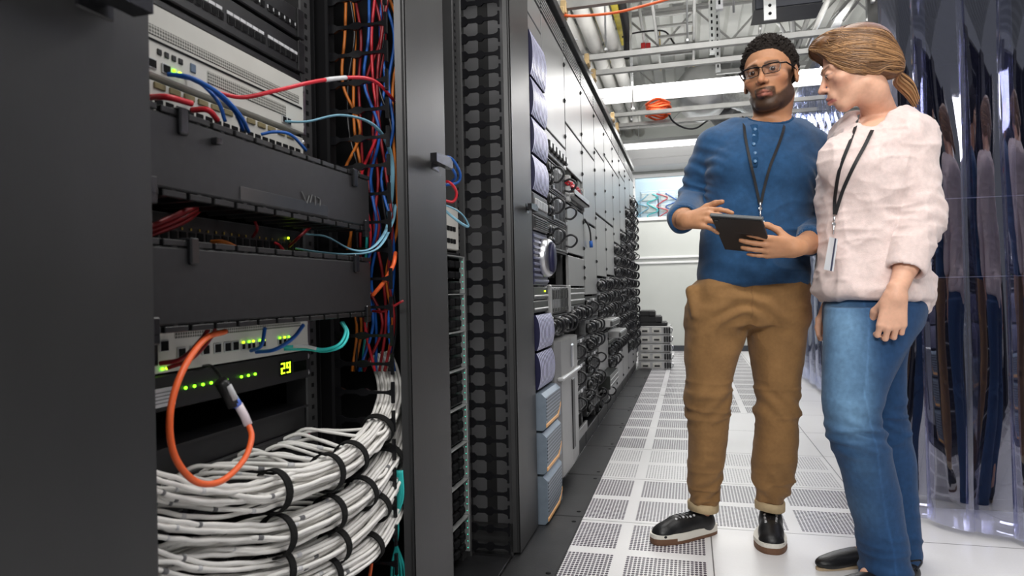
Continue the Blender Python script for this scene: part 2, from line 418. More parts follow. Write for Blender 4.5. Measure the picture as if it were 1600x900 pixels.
def portbox(t, y, z, w=.013, h=.011, name='port'):
    mb = MB(); mb.box(-.7345, -.7325, y-w/2-.002, y+w/2+.002, z-h/2-.002, z+h/2+.002, 0, c=.0008); mb.box(-.7327, -.7318, y-w/2, y+w/2, z-h/2, z+h/2, 1)
    mb.build(name, [GALV, DARK], t, world=True)
def led(t, y, z, m, x=-.7325, r=.0022, name='status_light'):
    mb = MB(); mb.sph((x, y, z), r, 8); mb.build(name, m, t, world=True)
t = thing('network_switch', 'tall white network switch with vent strips near the top of the near rack', 'network switch', (-.8, .96, 1.2))
mb = MB(); mb.box(-1.15, -.735, YA0+.015, YA1-.012, 1.232, 1.334, c=.002); mb.build('chassis', WSTEEL, t, world=True)
mb = MB(); mb.box(-.7352, -.7335, YA0+.02, YA1-.02, 1.2795, 1.2825); mb.build('seam_groove', DARK, t, world=True)
mb = MB(); mb.box(-.736, -.7335, YA0+.02, YA1-.03, 1.288, 1.303, 0, c=.001); mb.build('vent_strip', VENT, t, world=True)
mb = MB(); mb.box(-.736, -.7335, .91, YA1-.075, 1.252, 1.272, 0, c=.001); mb.build('vent_strip', VENT, t, world=True)
mb = MB(); ears(mb, 1.232, 1.334); mb.build('mounting_ear', STEEL, t, world=True)
for k, y in enumerate((.81, .824, .838, .852)):
    mb = MB(); mb.box(-.7352, -.733, y-.0045, y+.0045, 1.2625, 1.2715, 0, c=.001); mb.build('push_button', BLK2, t, world=True)
mb = MB(); mb.box(-.7352, -.733, .872, .884, 1.258, 1.272, 0, c=.001); mb.build('badge', mat('badge_blue_grey', (.12,.17,.25), .4), t, world=True)
for y in (.795, .822): portbox(t, y, 1.246)
led(t, .836, 1.248, LEDG, r=.003); led(t, .848, 1.2475, LEDY, r=.003)
for y in (1.118, 1.133): portbox(t, y, 1.244, .010, .010)
screws(t, 1.245, 1.32)
# ribbed light lip below the switch, and the second pale device partly behind the first cable cover
t = thing('network_switch', 'pale switch half hidden behind the upper black cable cover', 'network switch', (-.8, .96, 1.155))
mb = MB(); mb.box(-1.15, -.737, YA0+.015, YA1-.012, 1.176, 1.224, c=.002); mb.build('chassis', WSTEEL, t, world=True)
mb = MB()
for k in range(12): mb.box(-.7375, -.734, .80+k*.03, .822+k*.03, 1.213, 1.222, 0, c=.001)
mb.build('pull_tab', mat('olive_tab', (.24,.2,.1), .5), t, world=True)
mb = MB()
for k in range(20): mb.box(-.738, -.7355, .76+k*.021, .776+k*.021, 1.185, 1.199, 0, c=.001)
mb.build('port_row', DARK, t, world=True)
screws(t, 1.185, 1.215)
# horizontal cable managers
def hmanager(z0, z1, label, sticker=False):
    t = thing('horizontal_cable_manager', label, 'cable manager', (-.68, .96, z0))
    ya, yb = .64, 1.256
    mb = MB(); mb.box(-.645, -.63, ya, yb, z0, z1, c=.003); c = mb.build('cover_panel', BLK, t, world=True)
    mb = MB(); mb.box(-.742, -.74, .71, 1.2, z0, z1, c=.0005); mb.build('back_plate', BLK2, t, world=True)
    k = 0
    for zz, s in ((z1, 1), (z0, -1)):
        for i in range(13):
            y = .665+i*.0475
            if y > 1.25: continue
            mb = MB(); mb.box(-.735, -.632, y, y+.009, zz-.002 if s > 0 else zz-.008, zz+.008 if s > 0 else zz+.002, c=.001)
            mb.box(-.640, -.630, y-.016, y+.025, zz+(.001 if s > 0 else -.009), zz+(.009 if s > 0 else -.001), c=.001)
            mb.build('comb_finger', BLK2, t, world=True)
    for (y, s) in ((.73, 1), (1.19, 1), (.675, -1), (1.235, -1)) if z1 > 1.1 else ((.745, 1), (1.19, 1), (.675, -1), (1.235, -1)):
        mb = MB(); z = z1 if s > 0 else z0
        mb.box(-.634, -.624, y-.008, y+.008, z-.022, z+.012, c=.002); mb.box(-.65, -.624, y-.008, y+.008, (z+.008) if s > 0 else (z-.012), (z+.013) if s > 0 else (z-.007), c=.002)
        mb.build('hinge_clip', LATCH, t, world=True)
    if sticker:
        mb = MB(); mb.box(-.6302, -.6288, .845, 1.09, 1.052, 1.072, c=.001); mb.build('clear_label_holder', mat('smoky_label_holder', (.05,.05,.052), .15, 0, .6, .1, 20), c, world=True)
        mb = MB(); mb.box(-.631, -.620, .785, .797, 1.121, 1.130, c=.001); mb.build('small_tab', LATCH, c, world=True)
        mb = MB()
        for (a, b, cc, d) in ((1.005, 1.086, 1.02, 1.068), (1.02, 1.068, 1.028, 1.082), (1.037, 1.085, 1.03, 1.070), (1.047, 1.084, 1.047, 1.068), (1.055, 1.083, 1.064, 1.080), (1.064, 1.080, 1.062, 1.068)):
            mb.tube([(-.6285, a, b), (-.6285, cc, d)], .0009, 5)
        mb.build('chalk_mark', mat('chalk_grey', (.12,.12,.12), .8), c, world=True)
    return t
hmanager(1.048, 1.143, 'upper black horizontal cable cover with a scribbled label in the near rack', True)
hmanager(.876, .976, 'lower plain black horizontal cable cover in the near rack')
# dark switch in the gap between the covers
t = thing('network_switch', 'dark switch in the gap between the two black cable covers', 'network switch', (-.85, .96, .985))
mb = MB(); mb.box(-1.15, -.745, YA0+.015, YA1-.015, .988, 1.038, c=.002); mb.build('chassis', BLK2, t, world=True)
mb = MB()
for k in range(22): mb.box(-.746, -.7435, .76+k*.019, .774+k*.019, .999, 1.012, 0, c=.001); mb.box(-.7436, -.7428, .7625+k*.019, .7655+k*.019, 1.014, 1.018, 1)
mb.build('port_row', [DARK, mat('brass_contact', (.35,.25,.05), .4, .6)], t, world=True)
p = on(0, 452, 372, -.74); led(t, p.y, p.z, LEDY, -.742, .0025)
p = on(0, 456, 395, -.74); led(t, p.y, .992, LEDY, -.740, .0045)
# lower white switch with ports
t = thing('network_switch', 'slim white switch with black ports below the lower cable cover', 'network switch', (-.8, .96, .8))
mb = MB(); mb.box(-1.15, -.735, YA0+.015, YA1-.012, .803, .868, c=.002); mb.build('chassis', WSTEEL, t, world=True)
mb = MB(); ears(mb, .803, .868); mb.build('mounting_ear', STEEL, t, world=True)
mb = MB(); mb.box(-.736, -.7335, .83, 1.16, .851, .862, c=.001); mb.build('vent_strip', VENT, t, world=True)
mb = MB(); mb.box(-.7352, -.7325, .787, .796, .815, .848, c=.001); mb.build('slot', BLK2, t, world=True)
portbox(t, .808, .842, .014, .014)
for y in (.842, .868, .894, .921, .945, .965): portbox(t, y, .829, .013, .013)
for k, y in enumerate((.985, 1.0, 1.012, 1.03, 1.042, 1.09, 1.105, 1.118)): portbox(t, y, .826, .007, .008); led(t, y, .8335, LEDG if k % 2 else LEDY, r=.0022)
led(t, .803, .8095, LEDG, r=.0025); led(t, .812, .8095, LEDY, r=.0022)
screws(t, .815, .856)
# black device with a two-digit display
t = thing('power_controller', 'black rack unit with green numeric display and a row of green lights', 'rack controller', (-.8, .96, .75))
mb = MB(); mb.box(-1.15, -.735, YA0+.015, YA1-.012, .748, .800, c=.002); ears(mb, .748, .800); mb.build('chassis', BLK, t, world=True)
for k in range(10):
    if k == 6: continue
    led(t, .848+k*.0185, .776, LEDG, r=.0026)
mb = MB(); mb.box(-.7352, -.7335, 1.088, 1.128, .762, .790, 0, c=.001); mb.box(-.7352, -.7330, 1.13, 1.178, .764, .784, 0, c=.001)
disp = mb.build('display_window', mat('display_black', (.004,.006,.004), .12, 0, .6), t, world=True)
SEG = {'2': 'abged', '9': 'abcdfg'}
mb = MB()
for i, ch in enumerate('29'):
    y0 = 1.0925+i*.0175; w = .0115; z0 = .766; h = .020; q = .0024
    S = {'a': (y0, y0+w, z0+h-q, z0+h), 'g': (y0, y0+w, z0+h/2-q/2, z0+h/2+q/2), 'd': (y0, y0+w, z0, z0+q), 'f': (y0, y0+q, z0+h/2, z0+h), 'b': (y0+w-q, y0+w, z0+h/2, z0+h), 'e': (y0, y0+q, z0, z0+h/2), 'c': (y0+w-q, y0+w, z0, z0+h/2)}
    for s in SEG[ch]:
        a, b, c_, d = S[s]; mb.box(-.7335, -.7325, a, b, c_, d)
mb.build('digits', LEDY, disp, world=True)
mb = MB(); mb.box(-.7352, -.733, .785, .828, .755, .782, 0); 
for k in range(4): mb.box(-.733, -.7328, .789, .824, .760+k*.005, .7615+k*.005, 1)
mb.build('paper_label', [LABELW, INK], t, world=True)
screws(t, .758, .790)
# black shelf unit with small stickers
t = thing('rack_shelf', 'black shelf unit with white label and pink sticker above the cable bundles', 'rack shelf', (-.8, .96, .63))
mb = MB(); mb.box(-1.15, -.738, YA0+.01, YA1-.01, .690, .694); mb.box(-1.15, -.745, YA0+.015, YA1-.012, .648, .690, c=.002); mb.box(-.745, -.735, YA0, YA1, .628, .650, c=.003); mb.build('tray', BLK, t, world=True)
mb = MB(); mb.box(-.7352, -.7338, 1.105, 1.155, .634, .642); mb.build('white_label', LABELW, t, world=True)
mb = MB(); mb.box(-.7352, -.7338, 1.174, 1.186, .632, .648); mb.build('pink_sticker', PINK, t, world=True)
# patch panels behind the white bundles
for i, z0 in enumerate((.565, .455, .345)):
    patchpanel(z0, .06, 'black patch panel feeding the %s white cable bundle' % ('top', 'middle', 'lower')[i], (), 24, 1)
# ------------------------------------------------------------------ cables
def cable(name, pts, r, m, label, cat='cable', group=None, n=8, mats=None, flat=None, dens=8, ends=None):
    mb = MB(); P = crom(pts, dens); mb.tube(P, r, n, flat=flat)
    o = mb.build(name, m); tag(o, label, cat, group)
    if ends:
        for e, (a, b) in enumerate(ends):   # sleeves along the cable: index range in P
            q = MB(); q.tube(P[a:b], r*1.12, n); q.build('sleeve', LABELW, o, world=True)
    return o
# white bundles: (name, px path, plane x, fixed centre, strap px)
BUN = [
 ('topmost', [(236,766,-.665),(300,781,-.655),(370,782,-.648),(432,766,-.64),(505,741,-.63),(548,717,-.63),(590,672,-.635),(608,628,-.645),(606,588,-.67),(592,548,-.70)], [(432,766),(507,741),(547,716),(592,668)], .652, .029),
 ('second', [(240,838,-.66),(300,844,-.65),(370,843,-.643),(432,838,-.635),(508,806,-.63),(560,775,-.625),(600,725,-.63),(618,675,-.645),(621,630,-.67),(612,590,-.70)], [(434,837),(510,806),(561,775),(606,712)], .545, .028),
 ('third', [(250,893,-.66),(330,905,-.65),(432,892,-.64),(515,858,-.63),(578,803,-.625),(612,745,-.63),(628,690,-.65),(634,650,-.68)], [(435,891),(517,857),(580,800),(618,730)], .44, .027),
 ('lowest', [(330,965,-.65),(430,935,-.64),(510,898,-.63),(572,860,-.625),(610,800,-.63),(632,740,-.66),(640,700,-.69)], [(506,899),(572,858),(612,796)], .35, .025)]
for bi, (bn, path, straps, zp, rb) in enumerate(BUN):
    C = [on(0, p[0], p[1], p[2]) for p in path]
    C = crom(C, 10)
    # tangent frames
    nC = 36 if bi < 3 else 30
    E0 = C[0]-(C[3]-C[0]).normalized()*.14; C = [E0.lerp(C[0], k/8) for k in range(8)]+C
    for i in range(nC):
        a = i*2.39996; rr = rb*math.sqrt((i+.5)/nC)*.93
        oy, oz = rr*math.cos(a), rr*math.sin(a)
        yp = .50+.67*((i*11) % nC)/nC
        if bi == 3: yp = .45+.6*((i*11) % nC)/nC
        pts = []; zj = rnd.uniform(-.010, .010); rise = rnd.uniform(.0, .018); run = rnd.uniform(.10, .19); ph = rnd.uniform(0, 6)
        if yp > E0.y: pts.append(Vector((-.742, yp, zp-.02+zj)))
        for k in range(0, len(C), 3):
            c = C[k]
            if c.y < yp+.006: continue
            w = min(1, max(0, (c.y-yp)/run)); w = w*w*(3-2*w)
            tg = (C[min(k+1, len(C)-1)]-C[max(k-1, 0)]).normalized()
            u = Vector((1,0,0)); u = (u-tg*u.dot(tg)).normalized(); v = tg.cross(u)
            B_ = c+u*oy+v*oz+Vector((.0008*math.sin(k+ph), 0, .0008*math.cos(k*1.3+ph)))
            A__ = Vector((-.722, c.y, zp-.018+zj+rise))
            pts.append(A__.lerp(B_, w))
        if len(pts) < 4: continue
        mb = MB(); P = crom(pts, 4); mb.tube(P, .0034, 7)
        o = mb.build('network_cable', WCAB)
        tag(o, 'thin white network cable running in the %s white bundle' % bn, 'cable', 'white cables of the %s bundle' % bn)
        L = len(P); s0 = min(10+rnd.randrange(16), L-3)
        q2 = MB(); q2.tube(P[s0:s0+2], .0039, 7); q2.build('printed_mark', INK if rnd.random() < .5 else LABELW, o, world=True)
    nm = ['first', 'second', 'third', 'fourth']
    for si, s in enumerate(straps):
        # nearest centre-line point to the pixel
        best = min(range(1, len(C)-1), key=lambda k: (Vector((on(0, s[0], s[1], -.633)))-C[k]).length)
        c = C[best]; tg = (C[best+1]-C[best-1]).normalized(); u = Vector((1,0,0)); u = (u-tg*u.dot(tg)).normalized(); v = tg.cross(u)
        mb = MB(); vs = []; fs = []; n = 28; R1 = rb+.0035
        for h, rr in ((-.0075, R1), (-.0075, R1+.0028), (.0075, R1+.0028), (.0075, R1)):
            for k in range(n):
                a = 2*math.pi*k/n; vs.append(c+tg*h+(u*math.cos(a)+v*math.sin(a))*rr)
        for r_ in range(4):
            for k in range(n): fs.append((r_*n+k, r_*n+(k+1)%n, ((r_+1)%4)*n+(k+1)%n, ((r_+1)%4)*n+k))
        mb.add(vs, fs, 0, False)
        o = mb.build('hook_and_loop_strap', VELCRO); tag(o, 'black strap around the %s white cable bundle, %s from the left' % (bn, nm[si]), 'cable strap')
X = -.66
def pc(px, py, x): return on(0, px, py, x)
# coloured patch cables in the near rack
cable('patch_cable', [pc(340,145,-.735), pc(380,152,-.71), pc(430,142,-.67), pc(500,126,-.63), pc(560,121,-.61), pc(590,130,-.61), pc(618,160,-.62)], .0036, CABC['red'], 'red cable with a white band arching from the white switch to the cable manager', 'cable', ends=[(25,30)])
cable('patch_cable', [pc(262,116,-.73), pc(300,122,-.70), pc(345,148,-.68), pc(375,180,-.67), pc(388,206,-.68)], .0034, CABC['blue'], 'blue cable from the green-lit port, rightmost where the blue pair drops', 'cable')
cable('patch_cable', [pc(275,118,-.73), pc(310,128,-.71), pc(340,158,-.69), pc(352,190,-.69)], .003, CABC['blue'], 'thinner blue cable dropping left of its two blue neighbours', 'cable')
cable('patch_cable', [pc(290,119,-.735), pc(330,140,-.70), pc(365,172,-.68), pc(380,204,-.685)], .003, CABC['blue'], 'blue cable in the middle of the three falling from the white switch', 'cable')
cable('patch_cable', [pc(408,210,-.70), pc(430,206,-.68), pc(455,211,-.66), pc(478,235,-.665)], .0028, CABC['blue'], 'short blue cable looping over the right end of the upper cable cover', 'cable')
cable('fibre_cable', [pc(444,190,-.735), pc(480,190,-.71), pc(530,180,-.67), pc(575,190,-.63), pc(600,215,-.62), pc(612,250,-.62), pc(612,300,-.63), pc(606,340,-.65)], .0062, CABC['light blue'], 'flat light blue cable arching from the white switch into the cable manager', 'cable', flat=.35)
cable('fibre_cable', [pc(478,366,-.735), pc(510,370,-.70), pc(550,390,-.65), pc(580,388,-.62), pc(603,360,-.62), pc(612,320,-.635)], .0052, CABC['light blue'], 'flat light blue cable, upper of two in the gap between the covers', 'cable', flat=.35)
cable('fibre_cable', [pc(462,388,-.735), pc(500,394,-.70), pc(550,397,-.65), pc(590,388,-.61), pc(612,350,-.62), pc(618,320,-.63)], .0052, CABC['light blue'], 'flat light blue cable, lower of two in the gap between the covers', 'cable', flat=.35)
cable('patch_cable', [pc(232,152,-.735), pc(262,152,-.70), pc(300,162,-.69)], .0045, CABC['red'], 'red cable at the left above the upper cable cover', 'cable')
cable('patch_cable', [pc(300,172,-.72), pc(325,172,-.69), pc(340,188,-.69)], .0045, CABC['red'], 'short red cable beside the blue cables above the upper cover', 'cable')
for k, (a, lab) in enumerate(((0,'thickest'), (1,'middle'), (2,'lowest'))):
    cable('patch_cable', [pc(200,362+a*8,-.72), pc(240,352+a*7,-.70), pc(290,330+a*8,-.70), pc(316,318+a*4,-.72)], .0042-a*.0006, CABC['dark red'], '%s of the three dark red cables at the left of the gap between the covers' % lab, 'cable')
cable('patch_cable', [pc(330,378,-.72), pc(350,378,-.70), pc(372,388,-.70)], .0032, CABC['amber'], 'short orange cable in the gap between the two covers', 'cable')
cable('patch_cable', [pc(395,370,-.735), pc(402,358,-.71), pc(398,345,-.72)], .0025, CABC['dark red'], 'tiny dark red loop in the middle of the gap between covers', 'cable')
cable('patch_cable', [pc(452,385,-.735), pc(470,368,-.70), pc(488,352,-.71)], .0028, CABC['dark red'], 'dark red cable slanting up behind the light blue pair', 'cable')
cable('patch_cable', [pc(430,380,-.735), pc(438,385,-.70), pc(446,396,-.70)], .0028, CABC['red'], 'short red stub left of the green light', 'cable')
# big orange loop with its black connector
o = cable('network_cable', [pc(352,518,-.66), pc(320,530,-.64), pc(285,580,-.62), pc(266,645,-.61), pc(272,710,-.605), pc(305,752,-.60), pc(345,752,-.60), pc(380,720,-.61), pc(393,685,-.625), pc(388,662,-.64)], .0043, CABC['orange'], 'bright orange cable hanging in a big loop over the white bundles', 'cable', dens=10)
def plug(pts, r, m, name, parent): q = MB(); q.tube(pts, r, 8); return q.build(name, m, parent, world=True)
plug([pc(388,664,-.64), pc(382,650,-.645), pc(372,632,-.65)], .0065, mat('clear_plug', (.8,.7,.75), .15, 0, .6), 'clear_plug', o)
plug([pc(372,634,-.65), pc(364,622,-.655)], .007, mat('blue_glow_plug', (.12,.22,.8), .2, 0, .6), 'blue_collar', o)
o = cable('adapter_cable', [pc(318,572,-.73), pc(330,572,-.70), pc(342,585,-.68), pc(348,600,-.66)], .0024, CABC['black'], 'short black adapter cable whose plug meets the orange loop', 'cable')
plug([pc(345,596,-.66), pc(355,612,-.66), pc(366,634,-.655)], .010, BLK2, 'coupler_body', o)
plug([pc(357,602,-.652), pc(368,624,-.647)], .0045, LABELW, 'coupler_label', o)
cable('patch_cable', [pc(250,568,-.73), pc(285,560,-.70), pc(315,530,-.69), pc(325,515,-.70)], .0034, CABC['dark red'], 'dark red cable crossing the slim white switch', 'cable')
cable('patch_cable', [pc(262,575,-.73), pc(300,560,-.70), pc(330,527,-.69), pc(336,515,-.70)], .003, CABC['dark red'], 'second dark red cable right of its twin on the slim white switch', 'cable')
cable('patch_cable', [pc(392,548,-.73), pc(408,540,-.70), pc(414,512,-.70)], .0032, CABC['blue'], 'dark blue cable rising in the middle of the slim white switch', 'cable')
cable('patch_cable', [pc(400,550,-.73), pc(430,546,-.69), pc(458,528,-.67), pc(474,508,-.67)], .0034, CABC['blue'], 'dark blue cable curving up at the right of the slim white switch', 'cable')
cable('fibre_cable', [pc(440,542,-.73), pc(475,541,-.70), pc(505,546,-.67), pc(530,538,-.64), pc(540,518,-.64), pc(533,503,-.65)], .0028, CABC['teal'], 'teal cable curling below the lower cable cover', 'cable', ends=[(4,14)])
cable('fibre_cable', [pc(444,546,-.73), pc(480,546,-.70), pc(508,549,-.67), pc(534,541,-.635), pc(544,521,-.635), pc(536,503,-.65)], .0024, CABC['teal'], 'second teal cable just outside its twin', 'cable')
# cables inside the narrow manager: vertical runs
runs = [('amber',545),('amber',556),('dark red',566),('blue',575),('dark red',583),('blue',592),('dark red',600),('blue',606),('amber',612),('red',577),('dark red',590),('teal',570),('black',552),('black',604)]
for k, (c, px) in enumerate(runs):
    pts = []; y = 1.355+.012*(k % 3)
    for j in range(9):
        p = on(1, px+rnd.uniform(-12, 14)+(4 if j % 2 else -3), -20+j*75 - (0 if c != 'teal' else -360 if False else 0), y+rnd.uniform(-.006,.006))
        pts.append(p)
    if c == 'teal': pts = pts[5:]
    cable('riser_cable', pts, .0034, CABC[c], '%s cable rising inside the narrow cable manager' % c, 'cable', 'cables rising inside the narrow manager, %s' % c, dens=6)
cable('riser_cable', [on(1,582,462,1.30), on(1,600,440,1.30), on(1,614,415,1.31), on(1,618,395,1.34)], .0045, CABC['orange'], 'bright orange cable end bending out of the narrow manager', 'cable')
cable('riser_cable', [on(1,582,486,1.31), on(1,600,486,1.30), on(1,630,470,1.30)], .0026, CABC['dark red'], 'dark red cable crossing sideways in the narrow manager', 'cable')
for k in range(5):
    cable('riser_cable', [on(1,620+k*2,735,1.32), on(1,617+k*3,780,1.32), on(1,622-k*2,830,1.33), on(1,612+k*5,890,1.34), on(1, 614+k*4, 960, 1.34)], .0028, CABC['teal'], 'teal cable hanging low in the narrow manager beside the white bundles', 'cable', 'teal cables low in the narrow manager')
cable('riser_cable', [on(1,578,865,1.27), on(1,580,885,1.26), on(1,572,930,1.26)], .0036, CABC['orange'], 'orange cable stub dropping below the lowest white bundle', 'cable')
# ------------------------------------------------------------------ second rack: equipment seen in the slot beside the narrow manager
YB0, YB1 = 1.62, 2.125
nleft = 0
z = .05
while z < .93:
    t = thing('chassis_switch_module', 'green-lit black module with pale edge in the second rack, %s from the floor' % ORD[nleft], 'switch module', (-.78, 1.87, z), group=None)
    mb = MB(); mb.box(-1.2, -.742, YB0, YB1, z, z+.117, c=.003); mb.build('body', BLK2, t, world=True)
    mb = MB()
    for k in range(8):
        for r_ in range(3): mb.box(-.742, -.728, 1.66+k*.057, 1.70+k*.057, z+.012+r_*.035, z+.036+r_*.035, 0, c=.004)
    mb.build('plug_row', DARK, t, world=True)
    mb = MB(); mb.box(-.742, -.724, YB0, YB1+.006, z+.1175, z+.1215, c=.001); mb.box(-.742, -.724, YB1-.004, YB1+.002, z, z+.12, c=.001); mb.build('pale_edge', GALV, t, world=True)
    for r_ in range(5): led(t, 2.112, z+.016+r_*.022, mat('led_teal', (.02,.5,.35), .4, emit=(.05,.9,.6), es=1.0), -.727, .0018)
    z += .1225; nleft += 1
t = thing('server', 'black unit with stacked white-labelled modules above the green-lit modules', 'server', (-.78, 1.87, .95))
mb = MB(); mb.box(-1.2, -.742, YB0, YB1, .945, 1.04, c=.003); mb.build('chassis', BLK, t, world=True)
for k in range(6):
    mb = MB(); mb.box(-.742, -.738, 2.06-k*.06, 2.10-k*.06, .955, .975); mb.box(-.742, -.738, 2.06-k*.06, 2.10-k*.06, .992, 1.012); mb.build('label', LABELW, t, world=True)
t = thing('network_switch', 'pale switch with many plugged cables in the second rack', 'network switch', (-.78, 1.87, 1.05))
mb = MB(); mb.box(-1.2, -.742, YB0, YB1, 1.05, 1.19, c=.003); mb.build('chassis', WSTEEL, t, world=True)
mb = MB()
for k in range(16): mb.box(-.743, -.739, 1.65+k*.028, 1.67+k*.028, 1.07, 1.085, c=.001); mb.box(-.743, -.739, 1.65+k*.028, 1.67+k*.028, 1.11, 1.125, c=.001)
mb.build('port_row', DARK, t, world=True)
for (c, pts, n) in (('blue', [(672,262,-.74),(700,245,-.68),(718,268,-.66),(715,285,-.67),(690,290,-.70)], 'upper blue'), ('blue', [(680,240,-.74),(696,250,-.68),(712,275,-.66),(700,288,-.70)], 'lower blue'),
        ('red', [(678,290,-.74),(700,284,-.68),(713,300,-.66),(708,315,-.67),(690,312,-.70)], 'red'), ('light blue', [(676,318,-.74),(700,322,-.68),(722,335,-.655),(732,354,-.65),(715,345,-.66),(690,324,-.70)], 'light blue')):
    cable('patch_cable', [on(0,*p) for p in pts], .0042, CABC[c], '%s cable loop poking out beside the narrow charcoal cover' % n, 'cable', flat=.6 if c == 'light blue' else None)
# ------------------------------------------------------------------ the long rack row
RX = -.585
def gx(z0, z1, y0, y1, mb, mi=0, x=RX, d=.006, c=.002): mb.box(x-.02, x+d, y0, y1, z0, z1, mi, c=c)
YK = [2.52, 2.80] + [2.80+.54*k for k in range(1, 10)]
# per rack: blank panels (z0, z1) from the top; the rest is filled with servers
PAN = [[(2.0,2.10),(1.935,2.0)], [(1.62,2.10)], [(1.76,2.10),(1.53,1.755),(1.10,1.35),(.93,1.09),(.10,.16)], [(1.76,2.10),(1.32,1.755),(.88,1.31)], [(1.85,2.10),(1.42,1.845),(1.0,1.41),(.34,.60)],
       [(1.9,2.10),(1.42,1.895),(1.02,1.41),(.10,.30)], [(1.9,2.10),(1.3,1.895),(.10,.36)], [(1.95,2.10),(1.45,1.945),(.10,.40)], [(1.72,2.10),(.10,.28)], [(1.9,2.10),(.10,.26)]]
RACK = []
for k in range(10):
    y0, y1 = YK[k], YK[k+1]
    t = thing('server_rack', 'grey open-front server rack, %s in the long row counted from the charcoal covers' % ORD[k], 'server rack', (-.9, (y0+y1)/2, 0)); RACK.append(t)
    for y in (y0+.002, y1-.022):
        for x in (-.62, -1.35):
            mb = MB(); mb.box(x-.03, x, y, y+.02, 0, 2.2, c=.002); mb.build('post', GFRAME, t, world=True)
    mb = MB(); mb.box(-1.38, -.60, y0+.001, y1-.001, 2.20, 2.28, c=.004); mb.box(-.602, -.575, y0+.001, y1-.001, 2.235, 2.28, c=.003); mb.build('top_beam', BLK, t, world=True)
    mb = MB(); mb.box(-1.38, -1.36, y0, y1, 0, 2.2); mb.build('back_panel', DARK, t, world=True)
    mb = MB()
    for i in range(5): mb.box(-.606, -.588, y0+.012, y1-.012, 2.112+i*.017, 2.121+i*.017)
    mb.box(-.612, -.607, y0+.01, y1-.01, 2.10, 2.20, 1); mb.build('vent_grille', [GPANEL, DARK], t, world=True)
    mb = MB(); mb.box(-1.3, -.60, y0+.005, y1-.005, .01, .09, c=.004); mb.build('plinth', BLK, t, world=True)
    for (a, b) in PAN[k]:
        mb = MB(); mb.box(-.603, -.588, y0+.008, y1-.008, a+.003, b-.003, c=.0025)
        p = mb.build('blank_panel', GPANEL, t, world=True)
        if b-a > .15:
            for zz in ([a+.05, b-.05] if b-a < .4 else [a+.06, (a+b)/2, b-.06]):
                mb = MB(); mb.box(-.589, -.580, y1-.026, y1-.012, zz-.011, zz+.011, c=.003); mb.cyl((-.588, y1-.019, zz), (-.578, y1-.019, zz), .005, 8); mb.build('quarter_turn_latch', LATCH, p, world=True)
# a long black cable trough line on top of the row
mb = MB(); mb.box(-.64, -.60, 2.5, 7.66, 2.282, 2.30, c=.004)
tag(mb.build('cable_trough', BLK), 'thin black trough running along the top front edge of the rack row', 'cable trough')
for k in range(7):
    mb = MB(); y = 3.7+k*.6; mb.tube([(-.57, y, 2.30), (-.60, y, 2.306), (-.66, y, 2.306)], .004, 6)
    tag(mb.build('cable_tie', LABELW), 'small white tie on the top edge of the rack row, %s from the near end' % ORD[k], 'cable tie')
# --- server prototypes, local frame: x out of the rack, y along the row (0..W), z up
W = .50
FANM = mat('fan_module_black', (.012,.012,.013), .3, .2, .6, .2, 60)
MODG = mat('module_grey', (.20,.205,.21), .4, .5, .5, .1, 40)
STL = mat('server_steel', (.5,.5,.5), .38, .6, .5, .08, 20)
def srv_loop(name='server'):
    h = .138; t = thing(name, '', 'server')
    mb = MB(); mb.box(-.5, -.004, .01, W-.01, 0, h-.004, c=.002); mb.box(-.02, .002, .0, W, 0, .004); mb.box(-.02, .002, .0, W, h-.008, h-.004); mb.build('chassis', BLK, t)
    for i in range(3):
        mb = MB()
        y = .20+i*.09
        mb.box(-.006, .004, y, y+.082, .012, h-.016, 0, c=.002)
        for j in range(6): mb.box(.003, .0055, y+.008+j*.012, y+.014+j*.012, .02, h-.03, 1)
        mb.build('module', [MODG, BLK], t)
    mb = MB(); mb.box(-.002, .007, .30, .35, h-.034, h-.016, c=.001); mb.build('label', LABELW, t)
    for (yy, zz) in ((.05, .04), (.11, .04), (.05, .09), (.11, .09)):
        mb = MB(); mb.lathe((-.004, yy, zz), (1,0,0), [(.022,0),(.024,.012),(.018,.02),(.008,.024),(.006,.014)], 14); mb.build('fan', FANM, t)
    for yy, r in ((.15, .034), (.475, .03)):
        mb = MB(); pts = [(.0, yy, h*.5-r*.8), (.03, yy+.004, h*.5-r), (.055, yy+.004, h*.5-.3*r), (.055, yy+.002, h*.5+.5*r), (.03, yy, h*.5+r), (.0, yy, h*.5+r*.7)]
        mb.tube(crom(pts, 4), .0055, 7); mb.build('power_cable_loop', CABC['black'], t)
    for yy in (.17, .478):
        mb = MB(); mb.box(-.005, .008, yy, yy+.018, .008, .028, c=.002); mb.build('connector', STEEL, t)
    return t
def srv_fan(name='server'):
    h = .092; t = thing(name, '', 'server')
    mb = MB(); mb.box(-.5, -.002, .01, W-.01, 0, h-.003, c=.002); mb.box(-.02, .003, 0, W, h-.006, h-.003); mb.build('chassis', MODG, t)
    for i, yy in enumerate((.05, .12, .20, .28, .37)):
        mb = MB(); zz = .05 if i % 2 else .04
        mb.lathe((-.004, yy, zz), (1,0,0), [(.028,0),(.030,.015),(.022,.03),(.012,.034),(.008,.02)], 14); mb.build('fan', FANM, t)
    for (yy, zz) in ((.085, .075), (.16, .02), (.24, .072), (.33, .02), (.42, .07)):
        mb = MB(); mb.box(-.004, .012, yy-.012, yy+.012, zz-.008, zz+.008, c=.002); mb.build('connector', STEEL, t)
    for yy in (.09, .31, .45):
        mb = MB(); pts = [(0, yy, .01), (.03, yy+.01, .004), (.052, yy+.012, .03), (.05, yy+.005, .065), (.02, yy, .08), (0, yy, .07)]
        mb.tube(crom(pts, 4), .006, 7); mb.build('power_cable_loop', CABC['black'], t)
    return t
